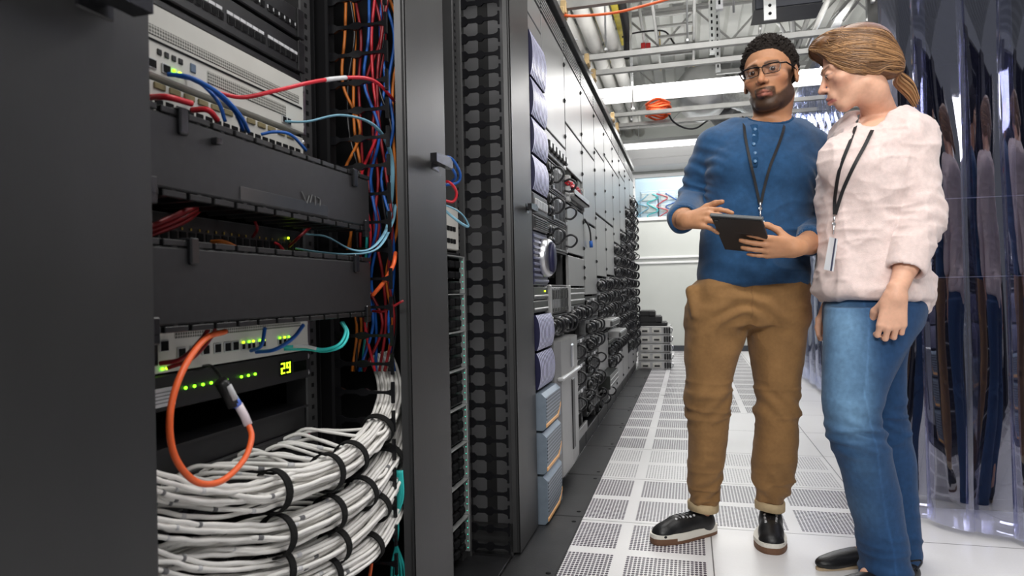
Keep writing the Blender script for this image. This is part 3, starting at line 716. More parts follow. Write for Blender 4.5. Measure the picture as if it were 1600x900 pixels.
def srv_drive(name='drive_shelf'):
    h = .138; t = thing(name, '', 'drive shelf')
    mb = MB(); mb.box(-.5, .0, .01, W-.01, 0, h-.004, c=.002); mb.build('chassis', BLK, t)
    mb = MB(); mb.box(-.01, .018, .0, .03, 0, h-.004, c=.004); mb.build('side_cap', STL, t)
    mb = MB(); mb.box(-.01, .018, W-.03, W, 0, h-.004, c=.004); mb.build('side_cap', STL, t)
    for i in range(11):
        mb = MB(); y = .04+i*.039; mb.box(0, .010, y, y+.032, .01, h-.016, 0, c=.003); mb.box(.009, .0125, y+.004, y+.028, .014, .03, 1); mb.box(.009, .013, y+.008, y+.024, .07, .11, 1)
        mb.build('drive', [MODG, FANM] if i < 6 else [BLK, FANM], t)
    return t
def srv_flat(name='server'):
    h = .092; t = thing(name, '', 'server')
    mb = MB(); mb.box(-.5, .004, .005, W-.005, 0, h-.003, c=.003); mb.build('chassis', mat('olive_black_face', (.03,.033,.03), .35, .3, .5, .15, 20), t)
    for z in (.02, .055):
        mb = MB(); mb.box(.003, .008, .01, W-.01, z, z+.008, c=.002); mb.build('light_strip', STL, t)
    return t
P = {'L': srv_loop(), 'F': srv_fan(), 'D': srv_drive(), 'T': srv_flat()}
HH = {'L': .138, 'F': .092, 'D': .138, 'T': .092}
DESC = {'L': 'black server with grey modules and looped power cables', 'F': 'dark server with round black fan modules', 'D': 'drive shelf with rows of narrow dark drives', 'T': 'flat dark server with two pale strips'}
CAT = {'L': 'server', 'F': 'server', 'D': 'drive shelf', 'T': 'server'}
used = set(); cnt = {}
def put(kind, k, z, dx=0.0):
    y0, y1 = YK[k], YK[k+1]
    n = cnt[k] = cnt.get(k, 0)+1
    lab = '%s, %s from top in %s rack' % (DESC[kind], ORD[n-1], ORD[k])
    sc = (y1-y0-.03)/W
    loc = (-.592+dx, y0+.015, z)
    if kind not in used:
        used.add(kind); o = P[kind]; KIDS[o.name] = kids(o); o.location = loc; o.scale = (1, sc, 1); o['label'] = lab
    else: o = dup(P[kind], loc, label=lab, scale=(1, sc, 1))
    return o
def fill(k, ztop, zbot, seq, dx=0):
    z = ztop; i = 0
    while True:
        kd = seq[i % len(seq)]; z -= HH[kd]
        if z < zbot-.002: break
        put(kd, k, z, dx); i += 1
fill(1, 1.50, .955, 'LLLL'); fill(1, .94, .70, 'DF')
fill(2, 1.345, .5, ''.join([])) if False else None
put('D', 2, 1.36); fill(2, .925, .66, 'TFF'); fill(2, .655, .17, 'LLLL')
fill(3, .875, .55, 'LFF'); fill(3, .54, .10, 'LFL')
fill(4, .99, .61, 'FFF'); put('T', 4, .52-.30+.03, .07); fill(4, .24, .10, 'L')
fill(5, 1.01, .31, 'FFFLTFF')
fill(6, 1.29, .37, 'FFFLFFFFF'); fill(7, 1.44, .41, 'FLFFFFLFFFF'); fill(8, 1.71, .29, 'FFLFFFFFLFFFF'); fill(9, 1.89, .27, 'FFFFFFLFFFFFFF')
# --- rack one (nearest): ribbed navy disk arrays
def ribbed(y0, y1, z0, z1, label, x=-.592, bow=.022):
    t = thing('disk_array', label, 'disk array', (x, (y0+y1)/2, z0))
    n = 8; P_ = []
    for i in range(n+1):
        s = i/n; P_.append((x+.004+bow*math.sin(math.pi*min(1, .06+s*.90))**.4, z0+.004+(z1-z0-.008)*s))
    poly = [(x-.3, z0+.004)] + P_ + [(x-.3, z1-.004)]
    mb = MB(); mb.prism([(p[0], p[1]) for p in poly], 1, y0, y1); mb.build('bezel', NAVY, t, world=True)
    m = 11; dy = (y1-y0)/m
    for k in range(m):
        mb = MB(); y = y0+dy*(k+.18); vs = []; fs = []
        for (px_, pz) in P_:
            vs += [(px_-.002, y, pz), (px_+.0012, y+dy*.04, pz), (px_+.0012, y+dy*.42, pz), (px_-.002, y+dy*.46, pz)]
        for i in range(n):
            for j in range(3): fs.append((i*4+j, i*4+j+1, i*4+5+j, i*4+4+j))
        fs += [(0,1,2,3), (4*n+3, 4*n+2, 4*n+1, 4*n)]
        mb.add(vs, fs); mb.build('rib', LAV, t, world=True)
    return t
ya, yb = 2.525, 2.795
for i, (a, b) in enumerate(((1.745,1.925),(1.59,1.742),(1.445,1.587),(1.30,1.442))): ribbed(ya, yb, a, b, 'navy disk array with pale curved ribs, %s from the top of the upper stack' % ORD[i])
for i, (a, b) in enumerate(((.675,.82),(.525,.672))): ribbed(ya, yb+.02, a, b, 'navy disk array with pale ribs, %s of the pair below the silver knob' % ('upper' if i == 0 else 'lower'), bow=.028)
t = thing('control_unit', 'dark unit with a row of pale push buttons under the ribbed arrays', 'control unit', (-.6, (ya+yb)/2, 1.21))
mb = MB(); mb.box(-.9, -.575, ya, yb, 1.212, 1.296, c=.006); mb.build('body', GFRAME, t, world=True)
for k in range(8): 
    mb = MB(); mb.box(-.576, -.568, ya+.02+k*.029, ya+.04+k*.029, 1.235, 1.272, c=.003); mb.build('push_button', STL, t, world=True)
mb = MB(); mb.box(-.9, -.575, ya, yb, 1.150, 1.208, c=.005); 
for k in range(6): mb.box(-.576, -.570, ya+.01, yb-.01, 1.155+k*.008, 1.159+k*.008)
tag(mb.build('slotted_unit', GFRAME), 'slotted dark unit just above the silver knob', 'rack unit')
t = thing('tape_library', 'dark blue ribbed unit carrying a large round silver knob', 'storage unit', (-.6, (ya+yb)/2, .93))
mb = MB(); mb.box(-.9, -.580, ya, yb, .932, 1.146, c=.005); mb.build('body', NAVY, t, world=True)
mb = MB()
for k in range(9): mb.box(-.581, -.574, ya+.004, yb-.004, .945+k*.022, .955+k*.022, c=.002)
mb.build('ribbed_face', mat('slate_rib', (.16,.17,.26), .35, .4), t, world=True)
kc = (-.58, 2.70, 1.045)
mb = MB(); mb.lathe(kc, (1, -.12, 0), [(.078,-.01),(.080,.012),(.076,.03),(.066,.040),(.058,.036),(.054,.03)], 36)
kn = mb.build('round_knob', STEEL, t, world=True)
mb = MB(); mb.lathe((kc[0]+.02, kc[1]+.02, kc[2]), (1,-.12,0), [(.030,0),(.034,.02),(.03,.026)], 20); mb.v = [((v[0]), v[1] if True else 0, kc[2]+(v[2]-kc[2])*1.9) for v in mb.v]; mb.build('grip', NAVY, kn, world=True)
for (a, b, lb) in ((.875,.928,'upper'),(.824,.872,'lower')):
    t = thing('rack_unit', '%s of two flat dark units between the silver knob and the lower ribbed arrays' % lb, 'rack unit', (-.6, (ya+yb)/2, a))
    mb = MB(); mb.box(-.9, -.582, ya, yb, a, b, c=.004); mb.build('body', MATS['olive_black_face'], t, world=True)
    mb = MB(); mb.box(-.583, -.577, ya+.005, yb-.005, a+.012, a+.019, c=.002); mb.build('light_strip', STL, t, world=True)
    if lb == 'upper': led(t, 2.73, a+.034, LEDY, -.580, .004)
# blue-grey perforated units with an orange stripe
def perf_mat(nm, base, hole, sc):
    m = bpy.data.materials.new(nm); m.use_nodes = True; nt = m.node_tree; b = nt.nodes['Principled BSDF']; N = nt.nodes.new; L = nt.links.new
    g = N('ShaderNodeNewGeometry'); a = N('ShaderNodeVectorMath'); a.operation = 'SCALE'; a.inputs['Scale'].default_value = sc; L(g.outputs['Position'], a.inputs[0])
    fr = N('ShaderNodeVectorMath'); fr.operation = 'FRACTION'; L(a.outputs[0], fr.inputs[0])
    sb = N('ShaderNodeVectorMath'); sb.operation = 'SUBTRACT'; sb.inputs[1].default_value = (.5,.5,.5); L(fr.outputs[0], sb.inputs[0])
    ml = N('ShaderNodeVectorMath'); ml.operation = 'MULTIPLY'; ml.inputs[1].default_value = (0,1,1); L(sb.outputs[0], ml.inputs[0])
    ln = N('ShaderNodeVectorMath'); ln.operation = 'LENGTH'; L(ml.outputs[0], ln.inputs[0])
    lt = N('ShaderNodeMath'); lt.operation = 'LESS_THAN'; lt.inputs[1].default_value = .36; L(ln.outputs['Value'], lt.inputs[0])
    mx = N('ShaderNodeMix'); mx.data_type = 'RGBA'; mx.inputs[6].default_value = (*base, 1); mx.inputs[7].default_value = (*hole, 1); L(lt.outputs[0], mx.inputs[0])
    L(mx.outputs[2], b.inputs['Base Color']); b.inputs['Roughness'].default_value = .4; b.inputs['Metallic'].default_value = .3
    return m
PERF = perf_mat('perforated_bezel', (.30,.35,.42), (.012,.014,.02), 1/.0135)
for i, (a, b) in enumerate(((.372,.518),(.205,.366),(.012,.199))):
    t = thing('storage_server', 'blue-grey perforated storage unit with an orange stripe, %s of three at the rack foot' % ('top', 'middle', 'bottom')[i], 'storage unit', (-.6, (ya+yb)/2, a))
    mb = MB(); mb.prism([(-.9, a), (-.555, a), (-.543, a+.012), (-.543, b-.02), (-.56, b-.004), (-.9, b-.004)], 1, ya, yb+.03); mb.build('body', BGREY, t, world=True)
    mb = MB(); mb.box(-.5445, -.5405, ya+.01, yb+.012, a+.038, b-.022, c=.001); mb.build('perforated_panel', PERF, t, world=True)
    mb = MB(); mb.box(-.545, -.5395, ya, yb-.035, a+.012, a+.026, c=.002)
    mb.add([(-.5395, yb-.04, a+.012), (-.5395, yb+.02, a+.052), (-.5395, yb+.02, a+.066), (-.5395, yb-.04, a+.026), (-.5455, yb-.04, a+.012), (-.5455, yb+.02, a+.052), (-.5455, yb+.02, a+.066), (-.5455, yb-.04, a+.026)], [(0,1,2,3),(7,6,5,4),(0,4,5,1),(1,5,6,2),(2,6,7,3),(3,7,4,0)])
    mb.build('orange_stripe', ORSTRIPE, t, world=True)
# silver tower unit with a tall slot at the foot of the second rack
y0, y1 = 2.84, 3.33
t = thing('tape_drive_tower', 'silver-grey tower unit with a tall dark slot at the foot of the second rack', 'storage unit', (-.6, (y0+y1)/2, .1))
TW = mat('satin_silver_grey', (.34,.34,.34), .35, .6, .5, .05, 10)
mb = MB(); mb.prism([(-.95, y0), (-.57, y0), (-.545, y0+.03), (-.538, (y0+y1)/2), (-.545, y1-.03), (-.57, y1), (-.95, y1)], 2, .10, .69); mb.build('body', TW, t, world=True)
mb = MB(); mb.box(-.545, -.534, y0+.24, y0+.31, .17, .50, 0, c=.006); mb.build('slot', BLK2, t, world=True)
mb = MB(); mb.box(-.545, -.533, y0+.24, y0+.30, .55, .66, 0, c=.006); mb.build('bright_handle', STEEL, t, world=True)
mb = MB(); mb.box(-.56, -.531, y0+.004, y1-.004, .515, .535, c=.006); mb.build('ledge', STL, t, world=True)
# small shelf with a red cable tangle, and a blue tipped cable, higher up
t = thing('rack_tray', 'pale pull-out tray with a red cable tangle in the third rack', 'tray', (-.58, 3.6, 1.44))
mb = MB(); mb.box(-.62, -.55, 3.36, 3.87, 1.385, 1.40, c=.002); mb.box(-.555, -.55, 3.36, 3.87, 1.385, 1.425, c=.002); mb.build('tray', STL, t, world=True)
mb = MB(); pts = []
for k in range(60): pts.append((-.583+.018*math.sin(k*1.7), 3.5+.10*math.sin(k*.9)+.08*math.sin(k*.37), 1.43+.028*abs(math.sin(k*1.1))))
mb.tube(crom(pts, 4), .005, 6); tag(mb.build('cable_tangle', CABC['red']), 'small red cable tangle lying on the pale tray of the third rack', 'cable')
t = thing('media_shelf', 'grey shelf of connectors at the top of the looped servers in the second rack', 'rack unit', (-.6, 3.06, 1.51))
mb = MB(); mb.box(-.9, -.585, 2.815, 3.325, 1.51, 1.61, c=.003); mb.build('body', GPANEL, t, world=True)
for k in range(6):
    mb = MB(); y = 2.84+k*.08; mb.box(-.586, -.568, y, y+.05, 1.525, 1.565, 0, c=.005); mb.box(-.569, -.566, y+.008, y+.042, 1.533, 1.557, 1); mb.build('connector', [BLK, STL], t, world=True)
cable('test_lead', [(-.59, 3.93, 1.33), (-.57, 3.95, 1.29), (-.565, 3.99, 1.25), (-.568, 4.03, 1.20)], .005, CABC['black'], 'thin black lead with a blue tip hanging on the fourth rack', 'cable')
mb = MB(); mb.cyl((-.568, 4.03, 1.205), (-.567, 4.035, 1.165), .011, 8); q = mb.build('blue_tip', CABC['blue'], bpy.data.objects['test_lead'], world=True)
# servers slid partly out
for k, z, n in ((4, .66, 'upper'), (5, .55, 'lower')):
    t = thing('slide_out_server', 'steel server slid partly out of the row, %s of the two' % n, 'server', (-.6, YK[k]+.27, z))
    mb = MB(); mb.box(-.60, -.50, YK[k]+.03, YK[k]+.51, z, z+.05, c=.003); mb.build('body', STL, t, world=True)
    mb = MB(); mb.box(-.51, -.495, YK[k]+.02, YK[k]+.52, z+.008, z+.04, c=.003); mb.build('front_lip', GFRAME, t, world=True)
# ------------------------------------------------------------------ stack of servers on the floor at the end of the row
for i in range(5):
    z = i*.098; t = thing('stacked_server', 'silver server in the floor stack at the aisle end, %s from the floor' % ORD[i], 'server', (-.42, 7.98, z))
    mb = MB(); mb.box(-.58, -.22, 7.72, 8.25, z, z+.093, c=.003); mb.build('chassis', STL, t, world=True)
    for j in range(2):
        mb = MB(); mb.box(-.55+j*.13, -.45+j*.13, 7.712, 7.722, z+.02, z+.075, c=.003); mb.build('bay', WSTEEL, t, world=True)
        mb = MB(); mb.box(-.53+j*.13, -.47+j*.13, 7.708, 7.714, z+.03, z+.05, c=.002); mb.build('slot', BLK, t, world=True)
    for j in range(3):
        mb = MB(); mb.box(-.29+j*.026, -.27+j*.026, 7.69, 7.722, z+.015, z+.08, c=.003); mb.build('black_module', BLK, t, world=True)
    mb = MB(); mb.tube(crom([(-.22,7.72,z+.02),(-.20,7.70,z+.03),(-.195,7.70,z+.07),(-.22,7.72,z+.08)],4), .006, 6); mb.build('handle', STEEL, t, world=True)
for i, (a, b, z0, z1) in enumerate(((-.58,-.27,.488,.53),(-.57,-.33,.53,.60),(-.56,-.40,.60,.66))):
    mb = MB(); mb.box(a, b, 7.74, 8.1, z0, z1, c=.006); mb.box(b-.05, b+.02, 7.73, 7.9, z0+.004, z1-.006, c=.004)
    tag(mb.build('black_box', BLK), 'black equipment box on the stacked servers, %s of the three' % ('lowest','middle','topmost')[i], 'box')
# ------------------------------------------------------------------ behind the window: pale racks and cables
for k in range(9):
    x = -.75+k*.3
    t = thing('back_room_rack', 'pale rack seen through the far window, %s from the left' % ORD[k], 'server rack', (x+.14, WY+1.2, 0))
    mb = MB(); mb.box(x, x+.28, WY+1.1, WY+1.5, 0, 2.5, c=.01); mb.build('cabinet', mat('pale_cabinet', (.55,.62,.68), .4), t, world=True)
    for j in range(3):
        mb = MB(); mb.box(x+.03, x+.25, WY+1.09, WY+1.11, 1.95+j*.19, 2.08+j*.19, c=.005); mb.build('panel', WSTEEL, t, world=True)
for k in range(16):
    x = -.7+k*.15; c = ('light blue','teal','red','blue','pale')[k % 5]
    mb = MB(); pts = [(x+.1*math.sin(j*2.1+k), WY+1.082+.004*math.cos(j), 1.95+j*.07) for j in range(8)]
    mb.tube(crom(pts, 4), .008, 5); tag(mb.build('network_cable', CABC[c]), '%s cable hanging on the pale racks beyond the far window' % c, 'cable', '%s cables beyond the far window' % c)
# ------------------------------------------------------------------ overhead
PIPE = mat('white_pipe_wrap', (.78,.77,.73), .55, 0, .4, .06, 6, .2, 14)
for i, x in enumerate((-.97, -.81, -.65)):
    t = thing('insulated_pipe', 'white wrapped pipe overhead above the rack row, %s' % ('nearest the wall', 'middle of three', 'nearest the aisle')[i], 'pipe', (x, 5, 3.2))
    mb = MB(); mb.cyl((x, 3.2, 3.2), (x, 9.99, 3.2), .066, 20); mb.build('pipe_run', PIPE, t, world=True)
    for y in (4.6, 6.85, 8.4):
        mb = MB(); mb.lathe((x, y, 3.2), (0,1,0), [(.066,-.02),(.072,-.015),(.072,.015),(.066,.02)], 20); mb.build('joint_band', PIPE, t, world=True)
YEL = mat('yellow_strip', (.62,.5,.03), .45, 0, .5, .25, 9)
for i, (x, w, a, b) in enumerate(((-.89,.012,4.2,9.0),(-.73,.02,4.2,7.2),(-.56,.03,4.2,6.6))):
    mb = MB(); mb.box(x-w, x+w, a, b, 3.28, 3.31, c=.004); tag(mb.build('yellow_conduit', YEL), 'yellow conduit strip above the white pipes, %s from the wall' % ORD[i], 'conduit')
mb = MB(); mb.tube(crom([(-.50,5.0,3.40),(-.50,5.5,3.34),(-.49,6.0,3.2),(-.50,6.2,3.02)],8), .035, 14); tag(mb.build('black_hose', BLK), 'fat black hose hanging beside the yellow conduit overhead', 'hose')
STRUT = mat('strut_grey', (.30,.30,.29), .45, .5, .5, .12, 14)
STRUTL = mat('strut_light', (.40,.40,.39), .42, .4, .5, .08, 14)
def channel(name, a, b, z, y, m, label, w=.035, h=.04):
    mb = MB(); mb.prism([(y-w/2, z), (y+w/2, z), (y+w/2, z+h), (y+w/2-.004, z+h), (y+w/2-.004, z+.004), (y-w/2+.004, z+.004), (y-w/2+.004, z+h), (y-w/2, z+h)], 0, a, b)
    o = mb.build(name, m); return tag(o, label, 'support rail')
WOOD = mat('plywood_block', (.5,.36,.18), .6, 0, .4, .2, 20)
rows = [(3.38, 2.34, STRUT, 'dark strut rail crossing overhead nearest the camera', .045), (4.18, 2.34, STRUTL, 'pale strut rail crossing overhead, second from the camera', .032), (4.48, 2.34, STRUTL, 'pale strut rail crossing overhead, third from the camera', .03),
        (5.62, 2.34, STRUT, 'grey strut rail under the orange cable coil, nearer one', .03), (5.98, 2.34, STRUT, 'grey strut rail under the orange cable coil, farther one', .03)]
for i, (y, z, m, lb, h) in enumerate(rows):
    channel('strut_rail', -1.0, 2.2, z, y, m, lb, h=h)
    mb = MB(); mb.box(-.66, -.58, y-.05, y+.05, 2.302, z-.001, c=.003); mb.box(-.60, -.572, y-.04, y+.04, z-.03, z+.035, c=.003)
    tag(mb.build('wooden_block', WOOD), 'small wooden block under a strut rail on the rack tops, %s from the camera' % ORD[i], 'block')
# rods carrying the rails
for i, (x, y, z0) in enumerate(((-.47,4.18,2.36),(-.42,5.62,2.36),(.02,4.18,2.36),(-.30,3.38,2.36),(-.46,5.98,2.36),(1.0,4.18,2.36))):
    mb = MB(); mb.cyl((x, y, z0), (x, y, 3.5), .006, 8); mb.cyl((x, y, z0+.03), (x, y, z0+.045), .014, 6); tag(mb.build('threaded_rod', GALV), 'thin threaded hanger rod above the strut rails, %s' % ('over the second rail at left','over the nearer coil rail','over the second rail mid-aisle','over the nearest rail','over the farther coil rail','over the second rail at right')[i], 'hanger rod')
cable('loose_cable', [on(1,878,24,3.36), on(1,905,25,3.36), on(1,960,20,3.36), on(1,1010,8,3.36), on(1,1060,-6,3.36)], .007, CABC['orange'], 'orange cable draped along the nearest overhead rail', 'cable')
# joists
for i, y in enumerate((6.35, 7.9, 9.3)):
    t = thing('roof_joist', 'pale open-web roof joist crossing the ceiling, %s from the camera' % ORD[i], 'joist', (.5, y, 3.1))
    for z in (3.10, 3.46):
        mb = MB(); mb.box(-3, 4.5, y-.03, y+.03, z, z+.025, c=.002); mb.box(-3, 4.5, y-.006, y+.006, z-.02 if z > 3.3 else z+.025, z if z > 3.3 else z+.05); mb.build('chord', STRUTL, t, world=True)
    for j in range(24):
        x = -3+j*.31; mb = MB(); mb.cyl((x, y, 3.13 if j % 2 else 3.45), (x+.31, y, 3.45 if j % 2 else 3.13), .010, 6); mb.build('web_bar', STRUTL, t, world=True)
# cable ladder
t = thing('cable_ladder', 'grey cable ladder hung under the roof deck above the aisle', 'cable ladder', (-.05, 6, 3.2))
lx0, lx1 = -.235, .085
for x in (lx0, lx1):
    mb = MB(); mb.box(x-.012, x+.012, 4.6, 6.95, 3.14, 3.19, c=.003); mb.build('side_rail', STRUTL, t, world=True)
y = 4.7
while y < 6.95:
    mb = MB(); mb.box(lx0, lx1, y-.015, y+.015, 3.155, 3.175, c=.003); mb.build('rung', STRUT, t, world=True); y += .245
for i, (x, y) in enumerate(((lx0, 6.9), (lx1, 6.9), (lx0, 5.1), (lx1, 5.1))):
    mb = MB(); mb.cyl((x, y, 3.1), (x, y, 3.5), .006, 8); mb.cyl((x, y, 3.125), (x, y, 3.14), .016, 6); mb.build('hanger', mat('brass', (.6,.42,.12), .3, .9), t, world=True)
for i, (px, a, b, dd) in enumerate(((1113, -10, 85, 5.6), (1124, -10, 16, 4.4), (1122,80,112,6.0))):
    p0, p1 = at(px+1, a, dd), at(px, b, dd)
    mb = MB(); x, y = p1.x, p1.y
    mb.box(x-.022, x+.022, y-.02, y+.02, p1.z, 3.5); 
    for j in range(14):
        zz = p1.z+.03+j*.055
        if zz < 3.45: mb.box(x-.007, x+.007, y-.0215, y-.0195, zz, zz+.028, 1)
    tag(mb.build('slotted_hanger', [GALV if i != 1 else LABELW, DARK]), 'vertical slotted steel hanger %s' % ('beside the cable ladder', 'short and white beside the man', 'low behind the cable ladder')[i], 'hanger')
cable('overhead_cable', [at(972,58,6.0), at(990,52,6.0), at(1020,48,6.1), at(1040,50,6.2), at(1052,66,6.2), at(1060,76,6.2), at(1075,77,6.2), at(1084,66,6.2), at(1085,52,6.2)], .008, CABC['black'], 'black cable looping through the overhead ladder', 'cable')
RED = mat('red_clamp', (.5,.02,.02), .45)
for i, px in enumerate((1005, 1013)):
    p = at(px, 72, 6.1); mb = MB(); mb.box(p.x-.02, p.x+.02, p.y-.02, p.y+.02, p.z-.025, p.z+.025, c=.004); tag(mb.build('red_clamp', RED), 'small red pipe clamp under the roof, %s one' % ('left', 'right')[i], 'clamp')
p = at(1008, 72, 6.12); q = at(997, 14, 5.4); mb = MB(); A0_, A1_ = at(1009,80,6.12), at(1003,40,6.12); mb.cyl(A0_, A0_+(A1_-A0_)*((3.5-A0_.z)/(A1_.z-A0_.z)), .014, 10); tag(mb.build('sprinkler_pipe', TRIM), 'white sprinkler drop pipe beside the red clamps', 'pipe')
# fluorescent fixtures
TUBE = mat('fluorescent_tube', (1,1,1), .4, emit=(1,.98,.95), es=1.8)
FIX = mat('white_fixture', (.8,.8,.8), .4)
def fixture(y, z, x0, x1, label, n=2):
    t = thing('light_fixture', label, 'ceiling light', ((x0+x1)/2, y, z))
    mb = MB(); mb.prism([(y-.10, z+.06), (y-.04, z+.11), (y+.04, z+.11), (y+.10, z+.06), (y+.10, z+.052), (y-.10, z+.052)], 0, x0, x1); mb.build('reflector', FIX, t, world=True)
    for s in ((-.055, .055) if n == 2 else (0,)):
        x = x0+.02
        while x < x1-.1:
            mb = MB(); mb.cyl((x, y+s, z+.025), (min(x+1.2, x1-.02), y+s, z+.025), .019, 14); mb.build('tube', TUBE, t, world=True); x += 1.24
    for x in (x0, (x0+x1)/2, x1-.03):
        mb = MB(); mb.box(x, x+.03, y-.09, y+.09, z, z+.055, c=.004); mb.build('lamp_holder', FIX, t, world=True)
    for x in (x0+.3, x1-.3):
        mb = MB(); mb.cyl((x, y, z+.1), (x, y, 3.5), .004, 6); mb.build('hanger_wire', GALV, t, world=True)
    return t
fixture(5.75, 2.50, -.74, 1.76, 'long twin-tube fluorescent light across the aisle above the man')
fixture(8.9, 2.74, -.9, 1.7, 'farther fluorescent light across the aisle before the end wall')
fixture(1.6, 3.25, -.6, 1.9, 'fluorescent light over the near end of the aisle')
fixture(3.0, 3.25, -.3, 2.2, 'fluorescent light above the two people')
fixture(-.3, 3.2, -.6, 1.9, 'fluorescent light behind the camera')
# orange coil on the rails
t = thing('cable_coil', 'orange cable coil lying on the overhead rails', 'cable coil', at(1028,178,5.75))
c = Vector(t.location)
for k in range(7):
    mb = MB(); n = 24; r = .10-.006*(k % 3); pts = [(c.x+r*math.cos(2*math.pi*j/n)+.01*(k%2), c.y+r*1.3*math.sin(2*math.pi*j/n), c.z-.01+.016*k+.01*math.sin(j*.8+k)) for j in range(n+1)]
    mb.tube(pts, .010, 7); mb.build('cable_turn', CABC['orange'], t, world=True)
cable('overhead_cable', [at(1015,165,5.7), at(1035,164,5.7), at(1043,175,5.7), at(1052,190,5.75), at(1070,200,5.8), at(1088,200,5.8), at(1106,188,5.85)], .008, CABC['black'], 'black cable drooping from the orange coil', 'cable')
# round ducts
DUCT = mat('duct_metal', (.5,.5,.5), .38, .75, .5, .12, 6, .25, 12)
p = at(1098, 140, 7.6)
mb = MB(); mb.lathe(p, (0,1,0), [(.02,-.20),(.20,-.18),(.27,-.10),(.285,0),(.285,.35),(.2,.37)], 36); tag(mb.build('round_duct', DUCT), 'round grey duct end behind the long light', 'duct')
p = at(1150, 150, 7.2); mb = MB(); P_ = [at(1120,140,7.9), at(1150,150,7.4), at(1200,165,7.1), at(1260,160,7.0)]
mb.tube(crom(P_, 12), [.13+.008*(k % 2) for k in range(len(crom(P_, 12)))], 18); tag(mb.build('flexible_duct', mat('foil_duct', (.62,.62,.62), .3, .85, .5, .2, 40, .8, 30)), 'crinkled foil flexible duct behind the man', 'duct')
p = at(1120, 98, 8.0); mb = MB(); mb.lathe((p.x, p.y, 3.2), (.2,1,0), [(.22,0),(.24,.02),(.24,.9),(.2,.92)], 28); tag(mb.build('dark_duct', GFRAME), 'dark round duct seen above the long light', 'duct')
# hanging air handler at the top right
p = at(1240, 12, 3.55)
t = thing('air_handler', 'black ceiling-hung unit at the top right above the people', 'air unit', (p.x, p.y, 2.4))
a = at(1178, 24, 3.4); b = at(1272, 26, 3.4)
def boxat(nm, m, px0, px1, py0, py1, d0, d1, parent, c=.006):
    # box between two pixel columns at one depth, its own real depth behind
    A, B = at(px0, py1, d0), at(px1, py0, d0)
    mb = MB(); mb.box(min(A.x, B.x), max(A.x, B.x), min(A.y, B.y), min(A.y, B.y)+(d1-d0), A.z, B.z, c=c); return mb.build(nm, m, parent, world=True)
boxat('body', mat('unit_navy_black', (.018,.02,.028), .4, .2), 1180, 1280, -20, 16, 3.4, 3.56, t)
boxat('flange', GFRAME, 1178, 1282, 14, 17, 3.38, 3.58, t, .002)
mb = MB(); q = at(1203, 32, 3.3); mb.box(q.x-.028, q.x+.028, q.y-.012, q.y, q.z, q.z+.35, 0)
for j in range(7): mb.cyl((q.x, q.y-.0125, q.z+.03+j*.04), (q.x, q.y-.0135, q.z+.03+j*.04), .008, 10, 1)
[mb_.build('hanger_rod', GALV, t, world=True) for mb_ in [MB().cyl((b.x-.1-i_*.28, b.y+.08, b.z+.1), (b.x-.1-i_*.28, b.y+.08, 3.5), .006, 8) for i_ in (0, 1)]]
mb.build('slotted_bracket', [GALV, DARK], t, world=True)
for i, (px0, py0, px1, py1, dd, r) in enumerate(((1237,28,1241,72,5.2,.025),(1262,28,1246,76,5.2,.02),(1212,30,1225,50,5.0,.014),(1188,40,1186,60,5.3,.012),(1285,20,1262,70,4.6,.02),(1330,-5,1300,30,4.0,.012),(1345,-5,1318,32,4.0,.009))):
    mb = MB(); a, b = at(px0, py0, dd), at(px1, py1, dd+.3)
    tt = (a-b) if a.z > b.z else (b-a); lo_ = b if a.z > b.z else a; hi_ = lo_+tt*((3.5-lo_.z)/max(tt.z, .05)) if tt.z > .05 else max(a, b, key=lambda v: v.z)
    mb.cyl(lo_, hi_, r, 8); tag(mb.build('steel_brace', STRUT), 'grey steel brace among the frames above the woman, %s from the left' % ORD[(2,3,1,0,4,5,6)[i]], 'brace')
for i, (y, z) in enumerate(((5.0, 3.0), (6.9, 3.0), (4.3, 2.9), (7.2,2.75))):
    channel('overhead_rail', .3 if i != 3 else -.5, 2.6, z, y, STRUT if i != 1 else STRUTL, 'overhead rail high on the right, %s' % ('over the man', 'farther and paler', 'nearest the black unit', 'behind the long light')[i])
# ------------------------------------------------------------------ strip curtains
def vinyl(nm, tint, refl, rough=.04):
    m = bpy.data.materials.new(nm); m.use_nodes = True; nt = m.node_tree; nt.nodes.remove(nt.nodes['Principled BSDF']); N = nt.nodes.new; L = nt.links.new
    tr = N('ShaderNodeBsdfTransparent'); tr.inputs[0].default_value = (*tint, 1)
    gl = N('ShaderNodeBsdfGlossy'); gl.inputs['Color'].default_value = (.85,.86,.95,1); gl.inputs['Roughness'].default_value = rough
    lw = N('ShaderNodeLayerWeight'); lw.inputs[0].default_value = refl
    mr = N('ShaderNodeMapRange'); mr.inputs['To Min'].default_value = refl; mr.inputs['To Max'].default_value = .95; L(lw.outputs['Facing'], mr.inputs['Value'])
    nz = N('ShaderNodeTexNoise'); nz.inputs['Scale'].default_value = 5; tc = N('ShaderNodeTexCoord'); mp = N('ShaderNodeMapping'); mp.inputs['Scale'].default_value = (1,1,.25)
    L(tc.outputs['Object'], mp.inputs[0]); L(mp.outputs[0], nz.inputs['Vector'])
    bp = N('ShaderNodeBump'); bp.inputs['Strength'].default_value = .35; bp.inputs['Distance'].default_value = .02; L(nz.outputs['Fac'], bp.inputs['Height']); L(bp.outputs[0], gl.inputs['Normal'])
    mx = N('ShaderNodeMixShader'); L(mr.outputs[0], mx.inputs[0]); L(tr.outputs[0], mx.inputs[1]); L(gl.outputs[0], mx.inputs[2]); L(mx.outputs[0], nt.nodes['Material Output'].inputs[0])
    return m
VIN = vinyl('clear_vinyl_navy', (.76,.77,.88), .17, .03); VINF = vinyl('clear_vinyl', (.80,.83,.92), .09, .05)
